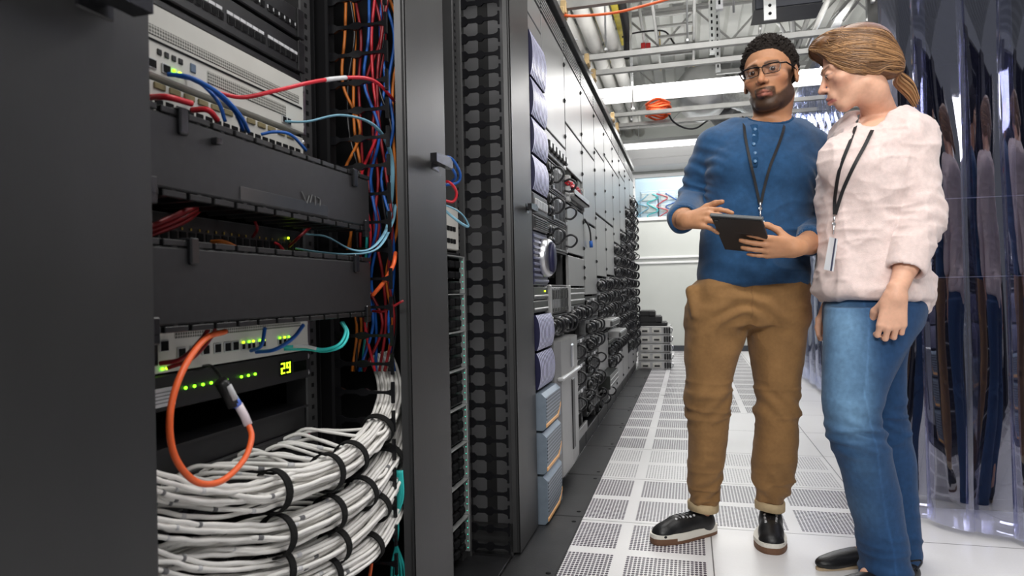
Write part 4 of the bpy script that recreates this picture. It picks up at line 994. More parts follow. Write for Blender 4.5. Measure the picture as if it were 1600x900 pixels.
def strip(x0, y0, ux, uy, w, z0, z1, bow, parent, m, seed, nz_=26, nu=10):
    nx, ny = uy, -ux      # towards the viewer side
    rr = random.Random(seed); ph = rr.uniform(0, 6); vs = []; fs = []
    for i in range(nz_+1):
        z = z0+(z1-z0)*i/nz_
        tw = .010*math.sin(z*2.3+ph)+.006*math.sin(z*5.1+ph*2)
        for j in range(nu+1):
            s = j/nu
            b = bow*(1-(2*s-1)**2) + tw*(s-.5)*2
            px_ = x0+ux*w*s+nx*b + .006*math.sin(z*1.7+ph)*ux; py_ = y0+uy*w*s+ny*b
            vs.append((px_, py_, z))
    n1 = len(vs)
    vs2 = [(v[0]-nx*.002, v[1]-ny*.002, v[2]) for v in vs]
    for i in range(nz_):
        for j in range(nu):
            a = i*(nu+1)+j; fs.append((a, a+1, a+nu+2, a+nu+1)); fs.append((n1+a, n1+a+nu+1, n1+a+nu+2, n1+a+1))
    edge = [j for j in range(nu+1)] + [i*(nu+1)+nu for i in range(1, nz_+1)] + [nz_*(nu+1)+j for j in range(nu-1, -1, -1)] + [i*(nu+1) for i in range(nz_-1, 0, -1)]
    for k in range(len(edge)):
        a, b = edge[k], edge[(k+1) % len(edge)]; fs.append((b, a, n1+a, n1+b))
    mb = MB(); mb.add(vs+vs2, fs, 0, True); return mb.build('vinyl_strip', m, parent, world=True)
A_, B_ = Vector((.735, 2.93)), Vector((1.50, 2.37)); D_ = (B_-A_); LN = D_.length; D_.normalize()
t = thing('strip_curtain', 'near clear vinyl strip curtain at the right, reflecting the woman', 'strip curtain', (1.1, 2.65, 0))
s = 0; k = 0
while s < LN:
    off = .012*(k % 2)
    ang = R(-4 if k % 2 else 3); ux = D_.x*math.cos(ang)-D_.y*math.sin(ang); uy = D_.x*math.sin(ang)+D_.y*math.cos(ang)
    strip(A_.x+D_.x*s+D_.y*off, A_.y+D_.y*s-D_.x*off, ux, uy, .165, .02, 2.75, .016, t, VIN, k); s += .135; k += 1
ANG_ = math.atan2(D_.y, D_.x)
mb = MB(); mb.box(0, LN+.2, -.03, .03, 2.75, 2.80, c=.003); mb.v = [(A_.x+v[0]*D_.x-v[1]*D_.y, A_.y+v[0]*D_.y+v[1]*D_.x, v[2]) for v in mb.v]; mb.build('header_rail', STL, t, world=True)
mb = MB(); mb.box(-.018, -.004, -.01, .01, 2.02, 2.8, c=.002); mb.v = [(A_.x+v[0], A_.y+v[1], v[2]) for v in mb.v]; mb.build('hanger_bar', STL, t, world=True)
t = thing('strip_curtain', 'far clear vinyl strip curtain hanging along the aisle between the two people', 'strip curtain', (1.03, 6.4, 0))
y = 7.55; k = 0
while y > 5.2:
    strip(1.03+.012*(k % 2), y, .12, -.99, .22, .04, 2.72, .02, t, VINF, 50+k, 12, 6); y -= .17; k += 1
mb = MB(); mb.box(1.0, 1.06, 3.4, 7.7, 2.72, 2.79, c=.004); mb.build('header_rail', STRUT, t, world=True)
# dark cabinets behind the near curtain
CABM = mat('dark_cabinet_door', (.012,.013,.02), .22, .2, .6, .2, 2)
for i, x in enumerate((.84, 1.445, 2.05)):
    t = thing('dark_cabinet', 'near-black cabinet behind the near strip curtain, %s from the aisle' % ORD[i], 'cabinet', (x+.3, 3.3, 0))
    mb = MB(); mb.box(x, x+.6, 3.06, 3.5, 0, 2.5, c=.005); mb.build('body', BLK, t, world=True)
    for z0, z1 in ((.05, .93), (.935, 1.245), (1.25, 2.48)):
        mb = MB(); mb.box(x+.005, x+.595, 3.045, 3.06, z0, z1-.004, c=.003); mb.build('door', CABM, t, world=True)
    for z in (.929, 1.243):
        mb = MB(); mb.box(x+.003, x+.597, 3.043, 3.047, z-.0005, z+.003); mb.build('bright_seam', STL, t, world=True)
# pale racks beyond the far curtain
for i in range(7):
    y = 5.2+i*.62
    t = thing('side_rack', 'dark rack beyond the far strip curtain, %s from the near end' % ORD[i], 'server rack', (1.5, y+.3, 0))
    mb = MB(); mb.box(1.22, 1.8, y, y+.58, 0, 2.1, c=.01); mb.build('body', GFRAME, t, world=True)
    for j in range(5):
        mb = MB(); mb.box(1.205, 1.222, y+.05, y+.53, .15+j*.38, .45+j*.38, c=.006); mb.build('front_panel', [BLK, NAVY, BLK, BGREY, STL][j], t, world=True)
# ------------------------------------------------------------------ organic surfaces: distance fields meshed with surface nets
V3 = np.array
def smin(a, b, k):
    if k <= 0: return np.minimum(a, b)
    h = np.clip(.5+.5*(b-a)/k, 0, 1)
    return b*(1-h)+a*h-k*h*(1-h)
class Fld:
    def __init__(s, xs, ys, zs):
        s.ax = [np.asarray(a, dtype=np.float32) for a in (xs, ys, zs)]; s.D = np.full([len(a) for a in s.ax], .25, dtype=np.float32)
    def sub(s, lo, hi):
        sl = []
        for a, l, h in zip(s.ax, lo, hi):
            i0 = max(0, np.searchsorted(a, l)-1); i1 = min(len(a), np.searchsorted(a, h)+1); sl.append(slice(i0, max(i0, i1)))
        g = [a[q] for a, q in zip(s.ax, sl)]
        return tuple(sl), g[0][:, None, None], g[1][None, :, None], g[2][None, None, :]
    def app(s, lo, hi, fn, k, op='u'):
        sl, X, Y, Z = s.sub(lo, hi)
        if 0 in s.D[sl].shape: return
        d = fn(X, Y, Z).astype(np.float32); A = s.D[sl]
        s.D[sl] = smin(A, d, k) if op == 'u' else -smin(-A, d, k)     # 's' subtracts the shape
    def cap(s, a, b, ra, rb=None, k=.01, op='u', flat=None):
        rb = ra if rb is None else rb; a = V3(a, float); b = V3(b, float); m = max(ra, rb)+k+.012
        ab = b-a; L2 = max(float(ab@ab), 1e-9)
        def fn(X, Y, Z):
            px, py, pz = X-a[0], Y-a[1], Z-a[2]
            t = np.clip((px*ab[0]+py*ab[1]+pz*ab[2])/L2, 0, 1)
            return np.sqrt((px-t*ab[0])**2+(py-t*ab[1])**2+(pz-t*ab[2])**2)-(ra+(rb-ra)*t)
        s.app(np.minimum(a, b)-m, np.maximum(a, b)+m, fn, k, op); return s
    def ell(s, c, r, k=.01, op='u', M=None):
        c = V3(c, float); r = V3(r, float); m = r.max()+k+.012
        def fn(X, Y, Z):
            p = [X-c[0], Y-c[1], Z-c[2]]
            if M is not None: p = [p[0]*M[0][i]+p[1]*M[1][i]+p[2]*M[2][i] for i in range(3)]
            q = np.sqrt((p[0]/r[0])**2+(p[1]/r[1])**2+(p[2]/r[2])**2)
            g = np.sqrt((p[0]/r[0]**2)**2+(p[1]/r[1]**2)**2+(p[2]/r[2]**2)**2)+1e-6
            return q*(q-1)/g
        s.app(c-m, c+m, fn, k, op); return s
    def loft(s, rows, k=.01, grow=0., op='u', p=2.2, ends=.0):
        # rows: (z, cx, cy, rx, ry) any order; elliptical sections stacked in z
        rows = sorted(rows); A = V3(rows, float); z = A[:, 0]
        lo = V3([(A[:,1]-A[:,3]).min(), (A[:,2]-A[:,4]).min(), z[0]])-k-.02-max(grow,0); hi = V3([(A[:,1]+A[:,3]).max(), (A[:,2]+A[:,4]).max(), z[-1]])+k+.02+max(grow,0)
        def fn(X, Y, Z):
            zz = Z[0, 0, :]; t = np.clip(zz, z[0], z[-1])
            c = [csp(z, A[:, i], t)[None, None, :] for i in range(1, 5)]
            rx = c[2]+grow; ry = c[3]+grow
            q = (np.abs((X-c[0])/rx)**p+np.abs((Y-c[1])/ry)**p)**(1/p)
            d = (q-1)*np.minimum(rx, ry)
            dz = np.maximum(z[0]-ends-Z, Z-z[-1]-ends)
            return np.where(dz > 0, np.sqrt(np.maximum(d, 0)**2+dz**2)+np.minimum(d, 0)*0, np.maximum(d, dz))
        s.app(lo, hi, fn, k, op); return s
    def mesh(s):
        D = s.D; ins = D < 0; nx, ny, nz = D.shape
        c = ins[:-1,:-1,:-1].astype(np.int8)
        tot = sum(ins[i:nx-1+i, j:ny-1+j, k:nz-1+k].astype(np.int8) for i in (0,1) for j in (0,1) for k in (0,1))
        act = (tot > 0) & (tot < 8); I = np.argwhere(act); ids = np.full(act.shape, -1, np.int32); ids[act] = np.arange(len(I))
        acc = np.zeros((len(I), 3)); cnt_ = np.zeros(len(I)); co = [(i, j, k) for i in (0,1) for j in (0,1) for k in (0,1)]
        val = {}; pos = {}
        for o in co:
            J_ = I+V3(o); val[o] = D[J_[:,0], J_[:,1], J_[:,2]].astype(float); pos[o] = np.stack([s.ax[a][J_[:, a]] for a in range(3)], 1).astype(float)
        for o in co:
            for a in range(3):
                if o[a]: continue
                q = list(o); q[a] = 1; q = tuple(q); m = (val[o] < 0) != (val[q] < 0)
                t = np.where(m, val[o]/np.where(m, val[o]-val[q], 1), 0)[:, None]
                acc += np.where(m[:, None], pos[o]+(pos[q]-pos[o])*t, 0); cnt_ += m
        Vv = acc/cnt_[:, None]; Fs = []
        for a in range(3):
            b, c_ = (a+1) % 3, (a+2) % 3
            s0 = [slice(None)]*3; s1 = [slice(None)]*3; s0[a] = slice(0, -1); s1[a] = slice(1, None)
            E_ = np.argwhere(ins[tuple(s0)] != ins[tuple(s1)])
            E_ = E_[(E_[:, b] > 0) & (E_[:, c_] > 0) & (E_[:, b] < D.shape[b]-1) & (E_[:, c_] < D.shape[c_]-1)]
            q = []
            for db, dc in ((-1,-1), (0,-1), (0,0), (-1,0)):
                J_ = E_.copy(); J_[:, b] += db; J_[:, c_] += dc; q.append(ids[J_[:,0], J_[:,1], J_[:,2]])
            q = np.stack(q, 1); fl = ins[E_[:,0], E_[:,1], E_[:,2]]
            q[~fl] = q[~fl][:, ::-1]; Fs.append(q)
        Fq = np.concatenate(Fs); Fq = Fq[(Fq >= 0).all(1)]
        return Vv, Fq
def csp(z, v, t):
    # smooth (Catmull-Rom like) interpolation on uneven knots
    m = np.gradient(v, z) if len(z) > 2 else np.full(len(z), (v[-1]-v[0])/(z[-1]-z[0]))
    i = np.clip(np.searchsorted(z, t)-1, 0, len(z)-2); h = z[i+1]-z[i]; u = (t-z[i])/h
    return ((2*u**3-3*u**2+1)*v[i]+(u**3-2*u**2+u)*h*m[i]+(-2*u**3+3*u**2)*v[i+1]+(u**3-u**2)*h*m[i+1]).astype(np.float32)
def vnoise(P, seed=0):
    rs = np.random.RandomState(seed); G = rs.rand(32, 32, 32).astype(np.float32)
    Pi = np.floor(P).astype(int); f = P-Pi; f = f*f*(3-2*f); r = 0
    for i in (0,1):
        for j in (0,1):
            for k in (0,1):
                w = (f[:,0] if i else 1-f[:,0])*(f[:,1] if j else 1-f[:,1])*(f[:,2] if k else 1-f[:,2])
                r = r+w*G[(Pi[:,0]+i) % 32, (Pi[:,1]+j) % 32, (Pi[:,2]+k) % 32]
    return r
def vnorm(Vv, Fq):
    n = np.cross(Vv[Fq[:,2]]-Vv[Fq[:,0]], Vv[Fq[:,3]]-Vv[Fq[:,1]]); N_ = np.zeros_like(Vv)
    for i in range(4):
        for a in range(3): N_[:, a] += np.bincount(Fq[:, i], n[:, a], len(Vv))
    return N_/(np.linalg.norm(N_, axis=1)[:, None]+1e-12)
def relax(Vv, Fq, it=1, w=.5):
    for _ in range(it):
        S = np.zeros_like(Vv); c = np.bincount(Fq.ravel(), minlength=len(Vv))
        for i in range(4):
            nb = Fq[:, (i+1) % 4]; nb2 = Fq[:, (i-1) % 4]
            for a in range(3): S[:, a] += np.bincount(Fq[:, i], Vv[nb, a]+Vv[nb2, a], len(Vv))
        Vv = Vv*(1-w)+S/(2*c[:, None])*w
    return Vv
def omesh(name, Vv, Fq, m, parent, colf=None, smooth=True):
    me = bpy.data.meshes.new(name); me.vertices.add(len(Vv)); me.vertices.foreach_set('co', Vv.astype(np.float32).ravel())
    k = Fq.shape[1]
    me.loops.add(len(Fq)*k); me.loops.foreach_set('vertex_index', Fq.astype(np.int32).ravel())
    me.polygons.add(len(Fq)); me.polygons.foreach_set('loop_start', np.arange(0, len(Fq)*k, k, dtype=np.int32)); me.polygons.foreach_set('loop_total', np.full(len(Fq), k, np.int32)); me.polygons.foreach_set('use_smooth', np.full(len(Fq), smooth))
    me.update(calc_edges=True); me.materials.append(m)
    if colf is not None:
        at_ = me.color_attributes.new('tint', 'FLOAT_COLOR', 'POINT'); C_ = np.ones((len(Vv), 4), np.float32); C_[:, :3] = colf(Vv); at_.data.foreach_set('color', C_.ravel())
    o = bpy.data.objects.new(name, me); COL.objects.link(o); o.parent = parent; return o
def tintmat(name, rough=.5, sss=0., bump=0., bscale=300., sheen=0., spec=.4, weave=0., fold=0., fscale=9., fst=(1,1,1)):
    m = mat(name, (.5,.5,.5), rough, 0, spec, 0, 20, bump, bscale, sheen=sheen, sss=sss); nt = m.node_tree
    a = nt.nodes.new('ShaderNodeVertexColor'); a.layer_name = 'tint'
    n = nt.nodes.new('ShaderNodeTexNoise'); n.inputs['Scale'].default_value = 90; n.inputs['Detail'].default_value = 5
    tc = nt.nodes.new('ShaderNodeTexCoord'); nt.links.new(tc.outputs['Object'], n.inputs['Vector'])
    mr = nt.nodes.new('ShaderNodeMapRange'); mr.inputs['To Min'].default_value = 1-.12-weave; mr.inputs['To Max'].default_value = 1+.12+weave; nt.links.new(n.outputs['Fac'], mr.inputs['Value'])
    mx = nt.nodes.new('ShaderNodeVectorMath'); mx.operation = 'SCALE'; nt.links.new(a.outputs['Color'], mx.inputs[0]); nt.links.new(mr.outputs[0], mx.inputs['Scale'])
    nt.links.new(mx.outputs[0], nt.nodes['Principled BSDF'].inputs['Base Color'])
    if fold:
        mp = nt.nodes.new('ShaderNodeMapping'); mp.inputs['Scale'].default_value = fst; nt.links.new(tc.outputs['Object'], mp.inputs[0]); mp.inputs['Rotation'].default_value = (.3, .5, .2)
        nz = nt.nodes.new('ShaderNodeTexNoise'); nz.noise_type = 'RIDGED_MULTIFRACTAL'; nz.inputs['Scale'].default_value = fscale; nz.inputs['Detail'].default_value = 2.5; nz.inputs['Roughness'].default_value = .4; nz.inputs['Distortion'].default_value = .6
        nt.links.new(mp.outputs[0], nz.inputs['Vector']); b2 = nt.nodes.new('ShaderNodeBump'); b2.inputs['Strength'].default_value = fold; b2.inputs['Distance'].default_value = .02; nt.links.new(nz.outputs['Fac'], b2.inputs['Height'])
        bs = nt.nodes['Principled BSDF']; old = bs.inputs['Normal'].links[0].from_node if bs.inputs['Normal'].links else None
        if old: nt.links.new(b2.outputs[0], old.inputs['Normal'])
        else: nt.links.new(b2.outputs[0], bs.inputs['Normal'])
    return m
def arange(*seg):
    # seg: (start, step), (start, step) ..., end -> uneven axis
    out = []; st = list(seg)
    for i in range(len(st)-1):
        a, h = st[i]; b = st[i+1][0] if isinstance(st[i+1], tuple) else st[i+1]
        n = max(1, int(round((b-a)/h))); out += list(a+(b-a)*np.arange(n)/n)
    out.append(st[-1]); return out
def ss(a, b, x): t = np.clip((x-a)/(b-a), 0, 1); return t*t*(3-2*t)
def Rm(yaw, pitch=0, roll=0):
    # head frame: yaw about z, pitch about x (positive lowers the face), roll about y
    return V3((Matrix.Rotation(yaw, 3, 'Z') @ Matrix.Rotation(pitch, 3, 'X') @ Matrix.Rotation(roll, 3, 'Y')))
class Person:
    def __init__(s, px, d, name='person', label=''):
        g = on(2, px, 0, 0) if False else None
        w0 = at(px, 450, d); s.root = thing(name, label, 'person', (w0.x, w0.y, 0), TH); s.rt = V3((w0.x, w0.y, 0)); s.Rz = V3(Matrix.Rotation(-TH, 3, 'Z'))
    def J(s, px, py, d): return s.Rz @ (V3(at(px, py, d))-s.rt)
    def G(s, px, py, d):    # same pixel column, but on the floor
        p = s.J(px, py, d); p[2] = 0; return p
    def rows(s, L):
        out = []
        for (py, l, r, d, ry) in L:
            a, b = s.J(l, py, d), s.J(r, py, d); out.append(((a[2]+b[2])/2, (a[0]+b[0])/2, (a[1]+b[1])/2, (b[0]-a[0])/2, ry))
        return out
def hand(f, w, u, n, curls, spread=.0, thumb=((.35,.75,-.1),(.75,.45,-.25),(.85,.2,-.3)), sc=1., side=1, r0=1.):
    """w wrist, u towards the fingers, n out of the back of the hand; side=+1/-1 puts the thumb at +/-(n x u)"""
    u = V3(u, float); u /= np.linalg.norm(u); n = V3(n, float); n -= u*(n@u); n /= np.linalg.norm(n); v = np.cross(n, u)*side
    T_ = lambda a, b, c: V3(w)+(u*a+v*b+n*c)*sc
    kn = [(.088,.031,.002), (.092,.011,.005), (.088,-.010,.003), (.080,-.029,-.002)]; ln = [.072,.080,.074,.058]; rad = [.0088,.0090,.0086,.0076]
    f.cap(T_(-.02,0,0), T_(.01,0,0), .026*sc*.92, .025*sc, .012)
    for (a, b, c) in kn: f.cap(T_(.004, b*.55, 0), T_(a, b, c-.002), .0155*sc, .0108*sc, .012)
    f.ell(T_(.045,-.002,-.006), (.034*sc,)*3, .012, M=None) if False else f.cap(T_(.03,.012,-.006), T_(.062,-.012,-.006), .017*sc, .015*sc, .012)
    tips = []
    for i in range(4):
        p = T_(*kn[i]); sp = (1.5-i)*spread; d0 = u*math.cos(sp)+v*math.sin(sp); ang = 0; cu = curls[i]
        for j, (fr, rr) in enumerate(((.45,1.), (.31,.92), (.24,.84))):
            ang += cu[j]; dr = d0*math.cos(ang)-n*math.sin(ang); q = p+dr*ln[i]*fr*sc
            f.cap(p, q, rad[i]*rr*sc*r0*1.04, rad[i]*rr*.92*sc*r0, .0035); p = q
        tips.append(p)
    p = T_(.022,.022,-.006); L = (.044,.034,.028)
    for j, t in enumerate(thumb):
        dr = u*t[0]+v*t[1]+n*t[2]; dr /= np.linalg.norm(dr); q = p+dr*L[j]*sc
        f.cap(p, q, (.0155,.0112,.0100)[j]*sc, (.0112,.0102,.0082)[j]*sc, .006 if j else .012); p = q
    tips.append(p); return tips
def union(f, g, k): f.D = smin(f.D, g.D, k); return f
def like(f): g = Fld(*f.ax); return g
def look(f, p):
    i = [min(len(a)-1, max(0, int(np.searchsorted(a, q)))) for a, q in zip(f.ax, p)]; return float(f.D[i[0], i[1], i[2]])
def drape(f, P, px, py, off=.006, d0=1.7, d1=2.5):
    d = d0
    while d < d1:
        p = P.J(px, py, d)
        if look(f, p) < off: return p
        d += .003
    return P.J(px, py, (d0+d1)/2)
def march(f, p, v, off, n=120, st=.0015):
    p = V3(p, float); v = V3(v, float)
    for _ in range(n):
        if look(f, p) < off: break
        p = p+v*st
    return p
def head(f, c, M, s=1., male=True, neck=None, ears=True):
    T_ = lambda x, y, z: V3(c)+M@(V3((x, y, z), float)*s)
    E_ = lambda p, r, k=.01, op='u': f.ell(T_(*p), V3(r)*s, k*s, op, M)
    K_ = lambda a, b, ra, rb=None, k=.01, op='u': f.cap(T_(*a), T_(*b), ra*s, None if rb is None else rb*s, k*s, op)
    E_((0,.014,.034), (.077,.096,.084)); E_((0,-.022,-.030), (.057 if male else .055,.068,.082 if male else .078), .02)
    w = 1 if male else .88
    E_((0,-.064,-.100 if male else -.094), (.026*w,.022,.019*w), .02)
    for q in (-1, 1):
        K_((q*.047*w,.006,-.062), (q*.022*w,-.058,-.098), .020*w, .014*w, .022)
        E_((q*.046,-.052,-.022), (.020,.022,.018), .02)
        K_((q*.012,-.083,.022), (q*.045,-.068,.020), .011 if male else .008, .009, .014)
    K_((-.012,-.084,.022), (.012,-.084,.022), .010 if male else .007, None, .014)
    for q in (-1, 1): E_((q*.031,-.096 if male else -.099,.002), (.017,.016,.012) if male else (.015,.012,.010), .010, 's')
    K_((0,-.086,.010), (0,-.106,-.026), .0075*w, .0085*w, .008); K_((0,-.104,-.026), (0,-.113 if male else -.111,-.033), .0095*w, .0100*w, .006)
    for q in (-1, 1):
        E_((q*.0125*w,-.100,-.036), (.0085*w,.011,.0075*w), .005)
        E_((q*.031,-.078,.001), (.0142,.0142,.0142), .002)
        E_((q*.031,-.0925,.0005), (.0125,.0075,.0040 if male else .0014), .0015, 's')
        E_((q*.006,-.108,-.043), (.003,.004,.002), .002, 's')
    E_((0,-.083,-.062), (.027,.016,.022), .012)                       # muzzle
    yl = -.099 if male else -.098
    K_((-.019,yl+.012,-.067), (0,yl,-.0635), .0035, .0060, .004); K_((.019,yl+.012,-.067), (0,yl,-.0635), .0035, .0060, .004)
    K_((-.017,yl+.012,-.0725), (0,yl+.001,-.0765), .0035, .0068, .004); K_((.017,yl+.012,-.0725), (0,yl+.001,-.0765), .0035, .0068, .004)
    K_((-.020,yl+.006,-.0695), (.020,yl+.006,-.0695), .0016, None, .002, 's') ; K_((-.010,yl-.003,-.0695), (.010,yl-.003,-.0695), .0015, None, .002, 's')
    for q in (-1, 1):
        if not ears: continue
        E_((q*.079,.014,-.006), (.007,.019,.031), .004); E_((q*.086,.008,-.004), (.006,.011,.019), .004, 's'); E_((q*.080,.008,-.028), (.006,.010,.011), .004)
    if neck is not None:
        r1, r2, p2 = neck; kk = .03 if male else .018; K_((0,.018,-.060), (0,.020,-.085), r1, r1, kk); f.cap(T_(0,.022,-.075), p2, r1*s, r2, kk)
    return T_
def headcol(c, M, s, skin, beard, lip, brow, male):
    def fn(Vv):
        q = (Vv-V3(c))@M/s; x, y, z = q[:,0], q[:,1], q[:,2]; C_ = np.tile(V3(skin, float), (len(Vv), 1)); near = (z > -.16) & (np.abs(x) < .12) & (np.abs(y) < .15)
        def mixc(w, col): 
            w = (w*near)[:, None]; C_[:] = C_*(1-w)+V3(col)*w
        ch = np.exp(-((np.abs(x)-.045)**2/.018**2+(z+.03)**2/.02**2))*(y < -.03); mixc(ch*.35, (skin[0]*1.12, skin[1]*.78, skin[2]*.75))
        nose = np.exp(-(x**2/.016**2+(z+.034)**2/.014**2))*(y < -.09); mixc(nose*.35, (skin[0]*1.1, skin[1]*.75, skin[2]*.72))
        if male:
            zb_ = np.interp(y, [-.10,-.085,-.06,-.03,0.,.012], [-.080,-.078,-.070,-.050,-.020,-.005])
            zl_ = np.interp(y, [-.10,-.05,-.02,.0,.012], [-.140,-.132,-.112,-.088,-.060]); b = ss(.008, -.008, z-zb_)*ss(-.010, .004, z-zl_)*ss(.018, .004, y)
            side = .75*ss(.012, -.004, z)*ss(-.045, -.018, y)*ss(.012, .004, y)*ss(.048,.064,np.abs(x))*(np.abs(x) < .078)*ss(-.08,-.05,z)
            mo = ss(.034,.029,np.abs(x))*ss(-.050,-.054,z)*(y < -.07); mo = mo*(1-ss(.020,.016,np.abs(x))*ss(-.0795,-.077,z)*ss(-.0595,-.0625,z)*.0)
            nz = .78+.45*vnoise(q*900, 3); mixc(np.clip(np.maximum(np.maximum(b, side), mo*.85)*nz, 0, .90)*(np.abs(x) < .0785), beard)
        lp = (y < -.080)*ss(.026, .021, np.abs(x))*ss(.0115, .0085, np.abs(z+.070-.0*x))*np.where(z > -.0695, ss(.030, .012, np.abs(x)+ (z+.0695)*1.3), 1); mixc(lp*.8, lip)
        ml = (y < -.078)*ss(.024, .020, np.abs(x))*np.exp(-((z+.0697)/.0016)**2); mixc(ml*.7, (.04,.01,.01))
        zb = .0235-.18*(np.abs(x)-.030)**2/.02+.09*(np.abs(x)-.03); br = ss(.008, .012, np.abs(x))*ss(.054, .046, np.abs(x))*np.exp(-((z-zb)/(.0045 if male else .0036))**2)*(y < -.04); mixc(br*.9, brow)
        ez, ew = (.0055, .0018) if male else (.0005, .0030); ey = np.exp(-(((np.abs(x)-.031)/.0145)**4))*(np.exp(-((z-ez)/ew)**2))*(y < -.07); mixc(ey*.88, (.015,.01,.01))
        nt_ = np.exp(-(((np.abs(x)-.006)/.0035)**2+((z+.0425)/.0025)**2))*(y < -.095); mixc(nt_*.8, (.05,.015,.01))
        return C_
    return fn
SKM = tintmat('skin', .48, .12, .12, 500, spec=.45)
EYEW = mat('eye_white', (.50,.46,.44), .15, 0, .6); IRIS = mat('iris_brown', (.05,.02,.01), .1, 0, .7)
def eyes(P, c, M, s, gaze):
    for q in (-1, 1):
        e = V3(c)+M@(V3((q*.031,-.078,.001))*s); mb = MB(); mb.sph(e, .0133*s, 16); o = mb.build('eyeball', EYEW, P.root)
        g = M@V3(gaze, float); g /= np.linalg.norm(g); mb = MB(); mb.lathe(e+g*.0118*s, g, [(.0068*s,0),(.0064*s,.0012*s),(.003*s,.0020*s),(.0003,.0022*s)], 16); mb.build('iris', IRIS, o)
# ------------------------------------------------------------------ the man
P1 = Person(1165, 2.36, label='person in blue henley shirt, brown trousers and glasses, holding a black tablet and gesturing')
J = P1.J; J1 = J
def sub_cloth(f, name, m, P, disp=None, col=None, it=2):
    Vv, Fq = f.mesh(); Vv = relax(Vv, Fq, it, .6)
    if disp is not None: Vv = Vv+vnorm(Vv, Fq)*disp(Vv)[:, None]
    return omesh(name, Vv, Fq, m, P.root, col)
tor = P1.rows([(186,1172,1232,2.38,.060),(193,1158,1243,2.375,.070),(202,1136,1258,2.37,.085),(214,1112,1276,2.37,.100),(235,1100,1284,2.36,.115),(265,1099,1281,2.36,.125),(300,1102,1272,2.36,.125),(340,1100,1264,2.36,.12),(375,1096,1259,2.36,.118),(405,1093,1257,2.36,.122),(428,1091,1258,2.36,.126),(444,1093,1258,2.36,.124)])
LA = [J(1116,228,2.37), J(1083,312,2.43), J(1065,342,2.22), J(1074,344,2.14)]   # shoulder, elbow, cuff, wrist
RA = [J(1268,232,2.38), J(1277,352,2.40), J(1266,379,2.18), J(1241,387,2.015)]
HC = J(1202,119,2.335); HM = Rm(R(-35), R(4), R(-3)); HS = 1.07
# body: one continuous surface
f = Fld(arange((-.36,.004),(-.02,.003),(.20,.004),.40), arange((-.42,.004),(.20,.006),.30), arange((.0,.010),(.93,.0032),(1.16,.008),(1.42,.0026),1.82))
f.loft(tor, .02, -.008)
f.cap(LA[0], LA[1], .050, .040, .03); f.cap(LA[1], LA[2], .041, .036, .02); f.cap(LA[2], LA[3], .036, .026, .015)
f.cap(RA[0], RA[1], .050, .041, .03); f.cap(RA[1], RA[2], .042, .038, .02); f.cap(RA[2], RA[3], .037, .027, .015)
for (a, b, c_) in ((J(1118,470,2.38), J(1106,640,2.40), J(1098,790,2.47)), (J(1214,470,2.38), J(1215,640,2.38), J(1204,785,2.44))):
    f.cap(a, b, .080, .055, .04); f.cap(b, c_, .052, .032, .02); f.cap(c_, c_+V3((0,0,-.07)), .030, .022, .01)
head(f, HC, HM, HS, True, (.054, .058, J(1205,200,2.385)))
hl = hand(f, LA[3], (.50,-.86,-.02), (-.70,-.42,.55), [(.25,.35,.25),(.35,.45,.3),(.42,.5,.3),(.5,.55,.3)], .05, ((.7,.6,.05),(.95,.3,.0),(.98,.1,.0)), .96, 1)
hr = hand(f, RA[3], (-.95,-.02,.03), (.05,-.86,-.42), [(.22,.25,.15),(.22,.22,.15),(.22,.22,.15),(.2,.22,.15)], .05, ((.6,.55,-.6),(.85,.3,-.45),(.95,.1,-.3)), .95, -1)
Vv, Fq = f.mesh(); Vv = relax(Vv, Fq, 1, .4)
SK1 = (.50,.245,.13)
body = omesh('body', Vv, Fq, SKM, P1.root, headcol(HC, HM, HS, SK1, (.022,.012,.008), (.40,.14,.10), (.015,.009,.007), True))
eyes(P1, HC, HM, HS, (.24,-1,-.12))
# short curly hair
def hairman():
    f = Fld(arange((HC[0]-.12,.0022), HC[0]+.12), arange((HC[1]-.13,.0024), HC[1]+.14), arange((HC[2]-.09,.0022), HC[2]+.15))
    X, Y, Z = f.ax[0][:,None,None], f.ax[1][None,:,None], f.ax[2][None,None,:]
    p = [X-HC[0], Y-HC[1], Z-HC[2]]; q = [(p[0]*HM[0][i]+p[1]*HM[1][i]+p[2]*HM[2][i])/HS for i in range(3)]
    r = (.084,.103,.098); c = (0,.016,.034); u = [(q[i]-c[i])/r[i] for i in range(3)]
    n = np.sqrt(u[0]**2+u[1]**2+u[2]**2); d = (n-1)*.088
    S = np.stack([a.ravel() for a in np.broadcast_arrays(*q)], 1); nb = np.abs(d.ravel()) < .02; nn = np.zeros(len(S)); nn[nb] = vnoise(S[nb]*190+50, 5)*.6+vnoise(S[nb]*330+9, 6)*.4
    yy = q[1]; zmin = np.where(yy < -.065, .068, np.where(yy < -.02, .068-(yy+.065)/.045*.043, np.where(yy < .0, .025-(yy+.02)/.02*.03, np.where(yy < .035, .0, -.045))))
    zmin = zmin - .0*np.abs(q[0]); w_ = ss(0.,.030,q[2]-zmin); d = d+.005*(1-w_)-(nn.reshape(d.shape)-.42)*(.006+.017*w_)
    d = np.maximum(d, (zmin+.006*(nn.reshape(d.shape)-.5)-q[2])*.8); d = np.maximum(d, -((n-.90)*.088))
    f.D = (d*HS).astype(np.float32); return f.mesh()
Vh, Fh = hairman()
HAIRM = mat('black_curly_hair', (.018,.014,.012), .85, 0, .2, .3, 120, .6, 300)
omesh('hair', Vh, Fh, HAIRM, P1.root)
